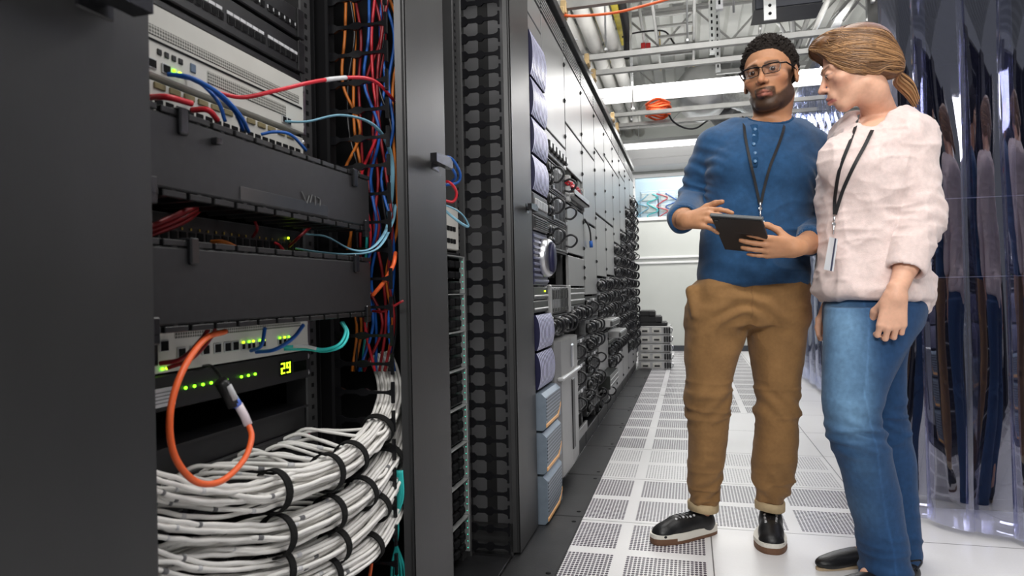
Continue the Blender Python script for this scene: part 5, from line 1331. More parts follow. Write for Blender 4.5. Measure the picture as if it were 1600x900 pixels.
# glasses
def hp(x, y, z, c=HC, M=HM, s=HS): return V3(c)+M@(V3((x, y, z))*s)
mb = MB(); FR = mat('glasses_frame', (.012,.01,.01), .25, .1, .6, .1, 40)
for q in (-1, 1):
    pts = [hp(q*.031+a, -.104+abs(q*.031+a)*.12, .001+b) for a, b in ((-.024,.011),(-.0,.0125),(.024,.011),(.0265,.004),(.023,-.012),(.016,-.0155),(-.016,-.0155),(-.023,-.012),(-.0265,.004),(-.024,.011))]
    mb.tube(crom(pts, 3), .0013, 6); tp = [hp(q*.031-.024, -.104+.004, .012), hp(q*.031, -.1035+.0035, .0138), hp(q*.031+.024, -.104+.004, .012)]; mb.tube(crom(tp, 4), .0027, 6)
    mb.tube([hp(q*.056,-.098,.009), hp(q*.072,-.085,.010), hp(q*.080,-.02,.006), hp(q*.080,.012,.002)], .0026, 6)
mb.tube([hp(-.009,-.105,.006), hp(0,-.108,.0085), hp(.009,-.105,.006)], .0018, 6)
gl = mb.build('glasses', FR, P1.root)
for q in (-1, 1):
    mb = MB(); a = [hp(q*.031+x, -.1035+abs(q*.031+x)*.12, .001+z) for x, z in ((-.024,.010),(.024,.010),(.024,-.010),(.015,-.0145),(-.015,-.0145),(-.024,-.010))]; b = [p+HM@V3((0,.0012,0)) for p in a]
    mb.add(a+b, [tuple(range(6)), tuple(range(11, 5, -1))]+[(i, (i+1) % 6, 6+(i+1) % 6, 6+i) for i in range(6)])
    mb.build('lens', vinyl('glasses_lens', (.93,.94,.95), .05, .02) if 'gl_' not in MATS else MATS['gl_'], gl)
# blue henley
f = Fld(arange((-.36,.0045),.40), arange((-.34,.0045),.30), arange((.90,.0045),1.56))
f.loft(tor, .02, 0)
for (px, py, r) in ((1152,262,(.075,.05,.055)),(1228,266,(.075,.05,.055))): f.ell(J(px,py,2.285), r, .05)
f0 = f; f = like(f0)
f0.cap(J(1150,206,2.38), LA[0], .050, .058, .045); f0.cap(J(1248,208,2.39), RA[0], .050, .058, .045)
f.cap(LA[0], (LA[0]+LA[1])/2+V3((-.006,0,0)), .060, .056, .02); f.cap((LA[0]+LA[1])/2+V3((-.006,0,0)), LA[1], .056, .048, .02); f.cap(LA[1], LA[2], .049, .045, .03)
f.cap(RA[0], (RA[0]+RA[1])/2+V3((.008,0,0)), .061, .057, .02); f.cap((RA[0]+RA[1])/2+V3((.008,0,0)), RA[1], .057, .050, .02); f.cap(RA[1], RA[2], .051, .045, .03)
for A_, r in ((LA, .05), (RA, .05)):    # open cuffs
    d_ = (A_[3]-A_[2])/np.linalg.norm(A_[3]-A_[2]); f.ell(A_[2]+d_*.058, (.055,.055,.055), .006, 's'); f.cap(A_[1]*.1+A_[2]*.9, A_[3], .038, .034, .003, 's')
f = union(f0, f, .010); FS = f; OP = like(f); OP.cap(J(1203,176,2.345), J(1203,160,2.32), .072, .08, .002); OP.cap(J(1203,194,2.37), J(1205,170,2.37), .062, .066, .010)
SL0, SL1 = drape(f, P1, 1190, 196, 0), drape(f, P1, 1186, 217, 0)
f.cap(J(1203,176,2.345), J(1203,160,2.32), .072, .08, .010, 's'); f.cap(J(1203,194,2.37), J(1205,170,2.37), .062, .066, .010, 's')
SF = f.D.copy(); f.cap(SL0+V3((0,-.004,.012)), SL1, .010, .003, .003, 's')
f.loft([(r[0]-.006,)+r[1:] for r in tor if r[0] < 1.06]+[(tor[-1][0]-.03,)+tor[-1][1:]], .003, -.0085, 's') if False else None
def wr(P_, sc, dirv, seed, warp=.6):
    q = P_@V3(dirv, float).T*sc; w_ = vnoise(P_*6+7, seed+1)*warp*4; t = q+w_; return t
def disp_shirt(Vv):
    d = np.zeros(len(Vv)); z = Vv[:,2]; x = Vv[:,0]
    n1 = vnoise(Vv*V3((7,7,14))+3, 11); n2 = vnoise(Vv*V3((16,16,26))+8, 12)
    rid = 1-np.abs(2*n1-1); d += (rid**3)*.012*ss(1.25, 1.02, z)+(n2-.5)*.005
    for A_ in (LA, RA):   # rings of creases around the elbows
        dist = np.linalg.norm(Vv-A_[1], axis=1); ax_ = (A_[1]-A_[0])/np.linalg.norm(A_[1]-A_[0]); s_ = (Vv-A_[0])@ax_
        d += .0045*np.sin(s_*150+n1*9)*ss(.17, .05, dist)
    d += .006*(1-np.abs(2*vnoise((Vv@V3(((.9,0,-.5),(0,1,0),(.5,0,.9))))*V3((5,6,22))+2, 15)-1))**2*ss(1.02,1.10,z)*.5
    ra = ss(.12,.02,np.abs(np.linalg.norm(Vv-J(1108,262,2.33),axis=1)))+ss(.12,.02,np.abs(np.linalg.norm(Vv-J(1262,275,2.33),axis=1)))
    d += .005*np.sin((x*.6+z*.8)*170+n1*6)*ra
    return d
SHIRT = tintmat('blue_heather_jersey', .85, 0, .25, 700, .25, .2, .12, .35, 7, (1,1,1.3))
omesh_shirt = sub_cloth(f, 'henley_shirt', SHIRT, P1, disp_shirt, lambda V_: np.tile(V3((.019,.070,.165)), (len(V_), 1))*(.86+.28*vnoise(V_*V3((60,60,60)), 4)[:, None]))
# collar band and placket with buttons
cf = like(f); cf.D = np.maximum.reduce([f.D-.003, OP.D-.012, -OP.D-.001]); Vv, Fq = cf.mesh()
CLB = mat('collar_blue', (.014,.055,.13), .85, 0, .2, .15, 90, .3, 600); omesh('collar_band', relax(Vv, Fq, 2, .5), Fq, CLB, P1.root)
X_ = cf.ax[0][:,None,None]; Z_ = cf.ax[2][None,None,:]; a_, b_ = J(1183,194,2.26), J(1178,262,2.23); t_ = np.clip((Z_-a_[2])/(b_[2]-a_[2]), -.3, 1.3); xl = a_[0]+(b_[0]-a_[0])*t_
cf.D = np.maximum.reduce([f.D-.0022, np.abs(X_-xl)-.0125+0*f.D, (b_[2]-Z_)+0*f.D, (Z_-a_[2]-.01)+0*f.D, cf.ax[1][None,:,None]+.02+0*f.D]); Vv, Fq = cf.mesh(); omesh('placket', relax(Vv, Fq, 1, .4), Fq, CLB, P1.root)
mb = MB(); n = 26; cc = J(1203,189,2.372); pts = []
for k in range(n+1):
    a = 2*math.pi*(k/n)*.97+math.pi*1.5+.12; x = cc[0]+.080*math.cos(a); y = cc[1]+.074*math.sin(a); z = cc[2]+.010+.020*math.sin(a)-.006*abs(math.cos(a)); pts.append((x, y, z))
BUT = mat('blue_button', (.05,.15,.30), .3)
for (px, py, dd) in ((1180,202,2.262),(1178,212,2.250),(1178,225,2.238),(1180,239,2.229),(1180,252,2.225)):
    p = drape(FS, P1, px, py, .004); mb = MB(); mb.lathe(p, (-.2,-1,.1), [(.0058,-.006),(.0062,0),(.0054,.0022),(.003,.0014),(.001,.0014)], 14); mb.build('button', BUT, P1.root)
# trousers
f = Fld(arange((-.30,.0048),.30), arange((-.24,.0048),.32), arange((.04,.0055),1.0))
hip = P1.rows([(432,1094,1257,2.36,.118),(445,1079,1262,2.365,.126),(465,1075,1263,2.37,.130),(490,1073,1262,2.375,.128),(508,1073,1260,2.38,.118)])
LL = P1.rows([(480,1074,1166,2.375,.112),(520,1071,1164,2.38,.104),(560,1070,1153,2.385,.094),(600,1072,1143,2.39,.084),(640,1073,1140,2.395,.078),(680,1076,1136,2.41,.078),(720,1075,1131,2.43,.074),(760,1075,1124,2.45,.062),(784,1078,1119,2.465,.054)])
RL = P1.rows([(480,1164,1262,2.375,.112),(520,1168,1259,2.375,.104),(560,1174,1254,2.375,.094),(600,1180,1249,2.375,.084),(640,1182,1247,2.375,.078),(680,1180,1246,2.385,.080),(720,1176,1243,2.40,.076),(760,1179,1236,2.42,.062),(784,1184,1222,2.435,.052)])
f.loft(hip, .02, 0, p=2.4); f.loft(LL, .022, 0); f.loft(RL, .022, 0)
f.cap(J(1080,455,2.33), J(1084,492,2.31), .022, .012, .02)
def disp_tr(Vv):
    z = Vv[:,2]; x = Vv[:,0]; n1 = vnoise(Vv*V3((9,9,12))+1, 21); n2 = vnoise(Vv*V3((7,7,30))+5, 22); n3 = vnoise(Vv*V3((22,22,40)), 23)
    d = (n3-.5)*.003
    d += .010*(1-np.abs(2*n2-1))**4*(ss(.36, .12, z)*.9+ss(.14,.0,np.abs(z-.50))*.9)-.005
    d += .006*np.sin((z*1.0+np.abs(x)*.9)*95+n1*8)*(ss(.34,.16,z)+ss(.10,.02,np.abs(z-.49)))*.6
    dc = np.linalg.norm(Vv-J(1166,500,2.27), axis=1); d += .006*np.sin((z*.5-np.abs(x-.0)*.3+dc)*110+n1*5)*ss(.20,.05,dc)
    d += .004*(1-np.abs(2*n1-1))**2
    return d
KHA = tintmat('brown_chino_cotton', .8, 0, .3, 600, .1, .25, .06, .35, 6, (1,1,2.0))
sub_cloth(f, 'trousers', KHA, P1, disp_tr, lambda V_: V3((.28,.150,.058))*(.86+.28*vnoise(V_*V3((25,25,25)), 9))[:, None]*(1-.25*np.exp(-((V_[:,0:1]-J(1166,480,2.3)[0])/.0022)**2)*(V_[:,2:3] > .80)*(V_[:,1:2] < 0)))
CUF = mat('turned_cuff_tan', (.55,.42,.25), .8, 0, .3, .08, 60, .3, 500)
for rws, (py, l, r, d, ry) in (('l', (790,1077,1120,2.465,.056)), ('r', (789,1183,1223,2.435,.055))):
    a, b = J(l, py, d), J(r, py, d); cx, cy, rx = (a[0]+b[0])/2, (a[1]+b[1])/2, (b[0]-a[0])/2; vs = []; fs = []; n = 36; zc = a[2]
    prof = ((.0,-.016),(.004,-.014),(.005,.012),(.002,.017),(-.004,.014),(-.005,-.014))
    for (dr, dz) in prof:
        for k in range(n):
            an = 2*math.pi*k/n; w_ = .002*math.sin(3*an+1); vs.append((cx+(rx+dr+w_)*math.cos(an), cy+(ry+dr+w_)*math.sin(an), zc+dz+.003*math.sin(an*2)))
    m_ = len(prof)
    for i in range(m_):
        for k in range(n): fs.append((i*n+k, i*n+(k+1) % n, ((i+1) % m_)*n+(k+1) % n, ((i+1) % m_)*n+k))
    mb = MB(); mb.add(vs, fs, 0, True); mb.build('rolled_cuff', CUF, P1.root)
# sneakers
def sneaker(P, heel, toe, w=.048, up=.105, sole=('white', 'brown')):
    heel = V3(heel); toe = V3(toe); heel[2] = toe[2] = 0; L = np.linalg.norm(toe-heel); u = (toe-heel)/L; v = np.cross((0,0,1), u); M = np.stack([v, u, (0,0,1)], 1)
    T_ = lambda x, y, z: heel+M@V3((x, y*L, z), float)
    lo = np.minimum(heel, toe)-.08; hi = np.maximum(heel, toe)+.08
    def outline(grow=0):
        o = []
        for k in range(40):
            a = 2*math.pi*k/40; cy = .5+.5*math.sin(a); ww = (w*.80+(w*.25)*ss(.25,.75,cy)) ; x = math.cos(a); o.append(((abs(x)**.75*math.copysign(1, x)*ww)*(1+grow)-.004*math.sin(cy*3), cy*(1+grow*.3)-grow*.15))
        return o
    f = Fld(arange((lo[0],.003),hi[0]), arange((lo[1],.003),hi[1]), arange((.010,.003),.16))
    f.ell(T_(0,.85,.030), (w*.80,L*.14,.032), .02, 'u', M); f.ell(T_(0,.62,.038), (w*.76,L*.28,.044), .025, 'u', M); f.ell(T_(0,.22,.040), (w*.66,L*.20,.050), .02, 'u', M)
    f.cap(T_(0,.19,.05), T_(0,.22,up-.02), w*.70, w*.66, .02); f.cap(T_(0,.32,.06), T_(0,.62,.050), w*.62, w*.6, .03)
    f.cap(T_(0,.20,up+.014), T_(0,.28,up+.002), .027, .026, .008, 's')
    Vv, Fq = f.mesh(); Vv = relax(Vv, Fq, 2, .5)
    shoe = omesh('sneaker', Vv, Fq, mat('black_leather', (.010,.010,.011), .38, 0, .5, .2, 60, .15, 200), P.root)
    for nm, z0, z1, g, m in (('rubber_band', .012, .036, .07, mat('white_rubber', (.74,.71,.64), .5)), ('brown_sole', 0.0005, .0125, .06, mat('brown_rubber', (.16,.08,.045), .6))):
        o = outline(g); vs = [T_(x, y, z) for z in (z0, z1) for x, y in o]; n = len(o)
        mb = MB(); mb.add(vs, [tuple(range(n-1,-1,-1)), tuple(range(n, 2*n))]+[(i, (i+1) % n, n+(i+1) % n, n+i) for i in range(n)]); mb.build(nm, m, shoe)
    mb = MB(); o = outline(.095); n = len(o); vs = [T_(x, y, z) for z in (.006, .022) for x, y in o if y > .72]; m_ = len(vs)//2
    mb.add(vs, [tuple(range(m_-1,-1,-1)), tuple(range(m_, 2*m_))]+[(i, (i+1) % m_, m_+(i+1) % m_, m_+i) for i in range(m_)]); mb.build('toe_bumper', mat('brown_rubber', (.2,.11,.07), .6), shoe)
    for sd in (-1, 1):
        for k in range(6):
            y = .40+.055*k; z = .088-.0065*k-.002; x = sd*(.020-.0006*k); mb = MB(); c_ = march(f, T_(x, y, .15), (0,0,-1), .001); nrm = M@V3((sd*.55, .15, .8)); nrm /= np.linalg.norm(nrm)
            mb.lathe(c_-nrm*.004, nrm, [(.0045,0),(.0046,.005),(.0036,.006),(.0022,.005)], 12); mb.build('eyelet', LABELW, shoe)
    for k in range(4):
        y = .43+.055*k; z = .094-.0065*k; mb = MB(); mb.tube(crom([march(f, T_(xx, y+(.01 if xx == 0 else 0), .15), (0,0,-1), .0015) for xx in (-.018, -.009, 0, .009, .018)], 4), .0024, 6); mb.build('lace', CABC['black'], shoe)
    return shoe
sneaker(P1, P1.G(1118,832,2.50), P1.G(1020,850,2.395), .047)
sneaker(P1, P1.G(1204,820,2.50), P1.G(1206,866,2.275), .052)
# lanyard, clip and badge
LAN = mat('black_lanyard', (.012,.012,.014), .6)
def band(name, pts, w, P, m=None, th=.0012, nrm=(0,-1,0)):
    C_ = crom(pts, 6); vs = []; fs = []; n = len(C_)
    for i, p in enumerate(C_):
        t = (C_[min(i+1, n-1)]-C_[max(i-1, 0)]).normalized(); nn = Vector(nrm); sd = t.cross(nn).normalized(); nn = sd.cross(t).normalized()
        for a, b in ((-1,-1), (1,-1), (1,1), (-1,1)): vs.append(p+sd*a*w/2+nn*b*th/2)
    for i in range(n-1):
        for j in range(4): fs.append((i*4+j, i*4+(j+1) % 4, (i+1)*4+(j+1) % 4, (i+1)*4+j))
    fs += [(0,1,2,3), (4*n-1,4*n-2,4*n-3,4*n-4)]
    mb = MB(); mb.add(vs, fs); return mb.build(name, m or LAN, P)
P1_D = 2.36
lan = thing('lanyard', 'black lanyard with silver clip and clear badge around the neck of the man in blue', 'lanyard', P1.root.location, TH)
D1 = lambda px, py: drape(FS, P1, px, py, .009)
band('strap', [J(1161,182,2.39), D1(1163,200), D1(1166,222), D1(1173,255), D1(1181,290), D1(1187,318)], .009, lan)
band('strap', [J(1227,180,2.40), D1(1225,200), D1(1217,225), D1(1204,258), D1(1195,290), D1(1189,318)], .009, lan)
mb = MB(); DB = float(D1(1187,318)[1])+P1_D; mb.tube([J(1188,316,DB), J(1188,324,DB)], .004, 8); mb.lathe(J(1188,326,DB), (0,-1,0), [(.0045,-.001),(.0065,-.001),(.0065,.001),(.0045,.001)], 16); mb.tube([J(1188,329,DB), J(1188,341,DB)], .003, 8); mb.build('clip', STEEL, lan)
mb = MB(); a = J(1188,343,2.165)
mb.box(a[0]-.028, a[0]+.030, a[1]+.04, a[1]+.043, a[2]-.085, a[2]+.0, c=.001); bd = mb.build('badge', mat('badge_white', (.7,.72,.75), .25), lan)
mb = MB(); mb.box(a[0]+.008, a[0]+.014, a[1]+.0385, a[1]+.0405, a[2]-.07, a[2]-.01); mb.build('badge_stripe', mat('badge_grey', (.1,.1,.12), .4), bd)
# tablet
tb = thing('tablet', 'black tablet in a rubber case held by the man in blue', 'tablet', P1.root.location, TH)
TL, TRR, BL = J(1110,339,1.985), J(1190,345,1.905), J(1139,391,2.14)
ax_ = (TRR-TL); wl = np.linalg.norm(ax_); ax_ /= wl; ay_ = BL-TL; ay_ -= ax_*(ay_@ax_); hl_ = np.linalg.norm(ay_); ay_ /= hl_; an_ = np.cross(ax_, ay_)
if an_[1] > 0: an_ = -an_
def tbox(name, x0, x1, y0, y1, z0, z1, m, par, c=.003):
    mb = MB(); mb.box(x0, x1, y0, y1, z0, z1, c=c); mb.v = [tuple(TL+ax_*v[0]+ay_*v[1]+an_*v[2]) for v in mb.v]; return mb.build(name, m, par)
cs = tbox('case', 0, wl, 0, hl_, -.012, 0, mat('rubber_case', (.014,.014,.016), .45, 0, .4, .1, 60), tb)
tbox('screen', .008, wl-.008, .008, hl_-.008, -.0135, -.0118, mat('dark_glass', (.01,.012,.02), .05, 0, .6), tb, .0005)
tbox('screen_rim', -.003, wl+.003, -.003, .006, -.013, -.002, mat('grey_rim', (.10,.105,.11), .35), tb, .002)
tbox('camera_bump', .008, .020, .012, .022, -.001, .0015, LATCH, cs, .001); tbox('raised_line', wl*.38, wl*.72, hl_*.40, hl_*.412, -.001, .0008, mat('case_line', (.05,.05,.055), .4), cs, .0003); tbox('raised_line', wl*.72, wl*.735, hl_*.40, hl_*.8, -.001, .0008, MATS['case_line'], cs, .0003)
for k in range(6): tbox('lens_dot', .028+k*.008, .032+k*.008, .004, .0055, -.001, .0006, DARK, cs, .0002)
# ------------------------------------------------------------------ the woman
P2 = Person(1365, 2.1, label='person in pale pink blouse and blue jeans with brown ponytail, looking down, arms hanging')
J = P2.J
HC2 = J(1337,107,2.06); HM2 = Rm(R(-110), R(15), R(0)); HS2 = 1.0
LA2 = [J(1420,212,2.02), J(1431,335,2.00), J(1416,416,1.945), J(1399,462,1.91)]
RA2 = [J(1330,215,2.22), J(1312,345,2.27), J(1305,420,2.27), J(1299,478,2.235)]
tor2 = P2.rows([(176,1362,1398,2.12,.045),(184,1342,1420,2.12,.075),(196,1322,1438,2.12,.11),(215,1308,1446,2.12,.135),(240,1298,1446,2.11,.145),(268,1289,1444,2.10,.148),(300,1285,1440,2.10,.138),(340,1287,1436,2.10,.125),(380,1288,1434,2.10,.125),(415,1284,1436,2.10,.132),(440,1279,1440,2.10,.140),(455,1280,1442,2.10,.142),(466,1292,1443,2.10,.138)])
near = P2.rows([(480,1294,1438,2.06,.095),(505,1292,1434,2.05,.095),(530,1291,1421,2.04,.092),(560,1290,1404,2.03,.088),(600,1289,1385,2.02,.078),(640,1290,1373,2.01,.070),(665,1293,1373,2.01,.068),(690,1303,1380,2.01,.068),(720,1313,1390,2.02,.070),(750,1321,1398,2.03,.072),(790,1331,1404,2.04,.074),(830,1343,1409,2.04,.076),(870,1350,1413,2.04,.078),(905,1351,1419,2.04,.080)])
far = P2.rows([(480,1310,1430,2.18,.09),(520,1318,1420,2.19,.09),(560,1328,1410,2.20,.085),(600,1334,1409,2.20,.078),(640,1338,1410,2.20,.070),(680,1350,1417,2.21,.068),(720,1361,1425,2.22,.070),(767,1369,1427,2.23,.072),(820,1377,1428,2.23,.076),(873,1384,1428,2.23,.080)])
f = Fld(arange((-.30,.0035),.34), arange((-.32,.0035),.30), arange((.0,.012),(.66,.0032),(.98,.009),(1.40,.0026),1.80))
f.loft(tor2, .02, -.012)
for A_ in (LA2, RA2): f.cap(A_[0], A_[1], .040, .034, .03); f.cap(A_[1], A_[2], .035, .031, .02); f.cap(A_[2], A_[3], .031, .0235, .015)
NL = [J(1368,480,2.06), J(1336,650,2.01), J(1385,860,2.03)]; FL = [J(1370,490,2.18), J(1374,650,2.2), J(1404,850,2.22)]
for a, b, c_ in (NL, FL): f.cap(a, b, .055, .045, .03); f.cap(b, c_, .044, .030, .02)
head(f, HC2, HM2, HS2, False, (.043, .052, J(1380,196,2.13)), False)
hand(f, LA2[3], (-.12,.02,-1), (-.25,-.95,.0), [(.45,1.15,.6),(.42,1.2,.6),(.42,1.2,.6),(.42,1.15,.6)], .02, ((.7,.45,-.7),(.85,.0,-.6),(.8,-.3,-.6)), 1.0, -1)
hand(f, RA2[3], (-.10,.0,-1), (.3,.95,.0), [(.5,.9,.5),(.55,.95,.5),(.6,1.0,.5),(.6,1.0,.5)], .02, ((.7,.45,-.6),(.85,.1,-.5),(.9,-.1,-.4)), .93, 1)
# feet: insteps
for (h_, t_) in ((P2.G(1404,870,2.24), P2.G(1278,893,2.15)), (P2.G(1420,900,2.06), P2.G(1296,920,1.99))):
    u_ = (t_-h_)/np.linalg.norm(t_-h_); f.cap(h_+u_*.045+V3((0,0,.12)), h_+u_*.05+V3((0,0,.055)), .032, .034, .02); f.cap(h_+u_*.05+V3((0,0,.055)), h_+u_*.15+V3((0,0,.032)), .032, .024, .02)
Vv, Fq = f.mesh(); Vv = relax(Vv, Fq, 1, .4)
omesh('body', Vv, Fq, SKM, P2.root, headcol(HC2, HM2, HS2, (.74,.42,.29), (.1,.05,.03), (.42,.10,.10), (.14,.07,.04), False))
eyes(P2, HC2, HM2, HS2, (0,-1,-.55))
# blouse
f = Fld(arange((-.30,.0045),.34), arange((-.32,.0045),.34), arange((.80,.0045),1.56))
f.loft(tor2, .02, 0, p=2.1)
f.ell(J(1322,252,2.03), (.075,.06,.075), .05)
f.cap(J(1392,192,2.08), LA2[0], .048, .062, .05); f.cap(J(1340,196,2.16), RA2[0], .045, .058, .05)
f.cap(J(1440,440,2.10), J(1446,484,2.09), .030, .012, .035); f.cap(J(1420,440,2.02), J(1440,478,2.03), .030, .012, .035)
f0 = f; f = like(f0); f.cap(LA2[0], LA2[1]+V3((.008,0,0)), .066, .063, .03); f.cap(LA2[1]+V3((.008,0,0)), LA2[2]+V3((.002,0,0)), .062, .052, .03)
f.cap(RA2[0], RA2[1], .060, .055, .03); f.cap(RA2[1], RA2[2], .052, .050, .03)
for A_ in (LA2, RA2):
    d_ = (A_[3]-A_[2])/np.linalg.norm(A_[3]-A_[2]); f.ell(A_[2]+d_*.060, (.066,.066,.056), .005, 's'); f.cap(A_[2]-d_*.012, A_[3], .040, .044, .003, 's')
f = union(f0, f, .008)
f.cap(J(1372,178,2.10), J(1372,150,2.08), .068, .08, .008, 's'); f.cap(J(1362,186,2.05), J(1360,170,2.04), .045, .05, .010, 's')
f.loft([(r[0]-.012, r[1], r[2], r[3]-.004, r[4]-.004) for r in tor2 if r[0] < 1.02]+[(.80, tor2[-1][1], tor2[-1][2], tor2[-1][3], tor2[-1][4])], .004, 0, 's') if False else None
FB = f
def disp_bl(Vv):
    z = Vv[:,2]; x = Vv[:,0]; n1 = vnoise(Vv*V3((10,10,8))+3, 31); n2 = vnoise(Vv*V3((20,20,13))+8, 32); n3 = vnoise(Vv*V3((13,13,34))+4, 33); n4 = vnoise(Vv*V3((45,45,45)), 34)
    d = .007*(1-np.abs(2*n1-1))**3+.0055*(1-np.abs(2*n2-1))**3+.004*(1-np.abs(2*n3-1))**3+(n4-.5)*.0018
    cuf = np.linalg.norm(Vv-LA2[2], axis=1); d *= ss(.045,.085,cuf)
    dist = np.linalg.norm(Vv-LA2[1], axis=1); d += .003*np.sin((z+.3*x)*120+n1*10)*ss(.16,.05,dist)
    d += .008*ss(1.04,.95,z)*ss(.89,.93,z)*(np.sin(np.arctan2(Vv[:,1]-.03, x)*9+n1*6)*.5)
    return d
BL = tintmat('pale_pink_linen', .9, .05, .35, 500, .3, .2, .03, .45, 9, (1.2,1.2,.8))
sub_cloth(f, 'blouse', BL, P2, disp_bl, lambda V_: V3((.76,.62,.59))*(.95+.10*vnoise(V_*V3((40,40,40)), 4))[:, None])
# jeans
f = Fld(arange((-.24,.0048),.30), arange((-.26,.0048),.30), arange((-.0,.0055),.98))
f.loft(P2.rows([(448,1300,1434,2.11,.125),(470,1294,1438,2.11,.13),(492,1292,1437,2.11,.13),(515,1294,1428,2.11,.12)]), .02, 0); f.loft(near, .018, 0); f.loft(far, .014, 0)
for (c0, c1) in ((near[-1], near[-1]), ): pass
def disp_je(Vv):
    z = Vv[:,2]; x = Vv[:,0]; n1 = vnoise(Vv*V3((9,9,12))+1, 41); n2 = vnoise(Vv*V3((8,8,34))+5, 42)
    kn = J(1355,672,2.03)[2]; d = .009*(1-np.abs(2*n2-1))**3*(ss(.13,.02,np.abs(z-kn))+ss(.22,.08,z)*.8)+.003*(1-np.abs(2*n1-1))**2
    d += .0025*np.sin((z+.5*x)*150+n1*7)*ss(.10,.02,np.abs(z-kn))
    return d
def col_je(V_):
    z = V_[:,2]; x = V_[:,0]; y = V_[:,1]; C_ = np.tile(V3((.016,.056,.145)), (len(V_), 1)); n1 = vnoise(V_*V3((14,14,10)), 44)
    fr = J(1325,560,1.96); w_ = np.exp(-(((x-fr[0]-(.60-z)*.0)/.055)**2))*ss(.40,.58,z)*ss(.92,.80,z)*(y < .02)*(.5+.8*n1); w_ = np.clip(w_+.35*np.exp(-((x-J(1340,750,2)[0])/.05)**2)*ss(.5,.35,z)*ss(.10,.25,z)*n1, 0, 1)
    C_ = C_*(1-w_[:, None]*.75)+V3((.22,.40,.60))*w_[:, None]*.75
    # outer seam of the near leg
    sx = np.interp(z, [J(0,p,2.0)[2] for p in (900,790,700,640,560,480)], [J(q,p,1.97)[0] for q, p in ((1397,900),(1376,790),(1356,700),(1343,640),(1352,560),(1362,480))]); s_ = np.exp(-((x-sx)/.0028)**2)*(y < .03)
    return C_*(1+.35*s_[:, None])*(.88+.24*vnoise(V_*V3((120,120,60)), 45))[:, None]
DEN = tintmat('blue_denim', .8, 0, .3, 800, .1, .25, .10, .3, 6, (1,1,2.2))
sub_cloth(f, 'jeans', DEN, P2, disp_je, col_je)
# flat black shoes
for (h_, t_) in ((P2.G(1408,870,2.25), P2.G(1276,893,2.145)), (P2.G(1436,900,2.05), P2.G(1300,920,1.97))):
    L = np.linalg.norm(t_-h_); u_ = (t_-h_)/L; v_ = np.cross((0,0,1), u_); M = np.stack([v_, u_, (0,0,1)], 1); T_ = lambda x, y, z: h_+M@V3((x, y*L, z))
    lo = np.minimum(h_, t_)-.07; hi = np.maximum(h_, t_)+.07
    f = Fld(arange((lo[0],.003),hi[0]), arange((lo[1],.003),hi[1]), arange((.006,.0028),.10))
    f.ell(T_(0,.80,.020), (.036,L*.20,.022), .02, 'u', M); f.ell(T_(0,.55,.024), (.040,L*.28,.026), .02, 'u', M); f.ell(T_(0,.18,.030), (.031,L*.18,.036), .02, 'u', M)
    f.cap(T_(0,.10,.075), T_(0,.48,.072), .026, .026, .006, 's')
    Vv, Fq = f.mesh(); Vv = relax(Vv, Fq, 2, .5); sh = omesh('flat_shoe', Vv, Fq, mat('black_leather', (.01,.01,.011), .38), P2.root)
    o = []
    for k in range(36):
        a = 2*math.pi*k/36; cy = .5+.5*math.sin(a); o.append((abs(math.cos(a))**.8*math.copysign(1, math.cos(a))*(.031+.010*math.sin(math.pi*min(1,cy*1.1))**1), cy*1.0))
    vs = [T_(x, y, z) for z in (.0005, .009) for x, y in o]; n = 36
    mb = MB(); mb.add(vs, [tuple(range(n-1,-1,-1)), tuple(range(n, 2*n))]+[(i, (i+1) % n, n+(i+1) % n, n+i) for i in range(n)]); mb.build('tan_sole', mat('tan_sole', (.45,.34,.22), .6), sh)
    mb = MB(); mb.tube(crom([T_(-.03,.12,.05), T_(0,-.03,.062), T_(.03,.12,.05)], 6), .0028, 6); mb.build('heel_strap', mat('black_leather', (.01,.01,.011)), sh)
# hair
def q2w(q): return V3(HC2)+HM2@(V3(q)*HS2)
CE = V3((0,.016,.036)); RE = V3((.086,.106,.096)); KN = V3((.0,.112,-.040))
f = Fld(arange((HC2[0]-.16,.0026), HC2[0]+.16), arange((HC2[1]-.15,.003), HC2[1]+.15), arange((HC2[2]-.13,.0026), HC2[2]+.16))
X, Y, Z = f.ax[0][:,None,None], f.ax[1][None,:,None], f.ax[2][None,None,:]
p = [X-HC2[0], Y-HC2[1], Z-HC2[2]]; q = [(p[0]*HM2[0][i]+p[1]*HM2[1][i]+p[2]*HM2[2][i])/HS2 for i in range(3)]
u = [(q[i]-CE[i])/RE[i] for i in range(3)]; n_ = np.sqrt(u[0]**2+u[1]**2+u[2]**2); d = (n_-1)*.090
d = smin(d, np.sqrt(((q[0])/.06)**2+((q[1]+.070)/.032)**2+((q[2]-.094)/.024)**2)*.03-.03, .018)      # sweep over the forehead
d = smin(d, np.sqrt(((q[0])/.065)**2+((q[1]+.045)/.052)**2+((q[2]-.100)/.032)**2)*.034-.034, .022)
d = smin(d, np.sqrt(((q[0])/.05)**2+((q[1]-.09)/.035)**2+((q[2]+.028)/.040)**2)*.03-.03, .03)
zb = np.interp(q[1].ravel(), [-.140,-.118,-.096,-.070,-.030,.02,.07,.12], [.114,.100,.076,.032,-.028,-.056,-.070,-.075]).reshape(q[1].shape)
zb = zb+.02*ss(.05,.0,np.abs(q[0]))*(q[1] < -.06)
d = np.maximum(d, (zb-q[2])*.8); f.D = (d).astype(np.float32)
Vv, Fq = f.mesh(); Vv = relax(Vv, Fq, 2, .5)
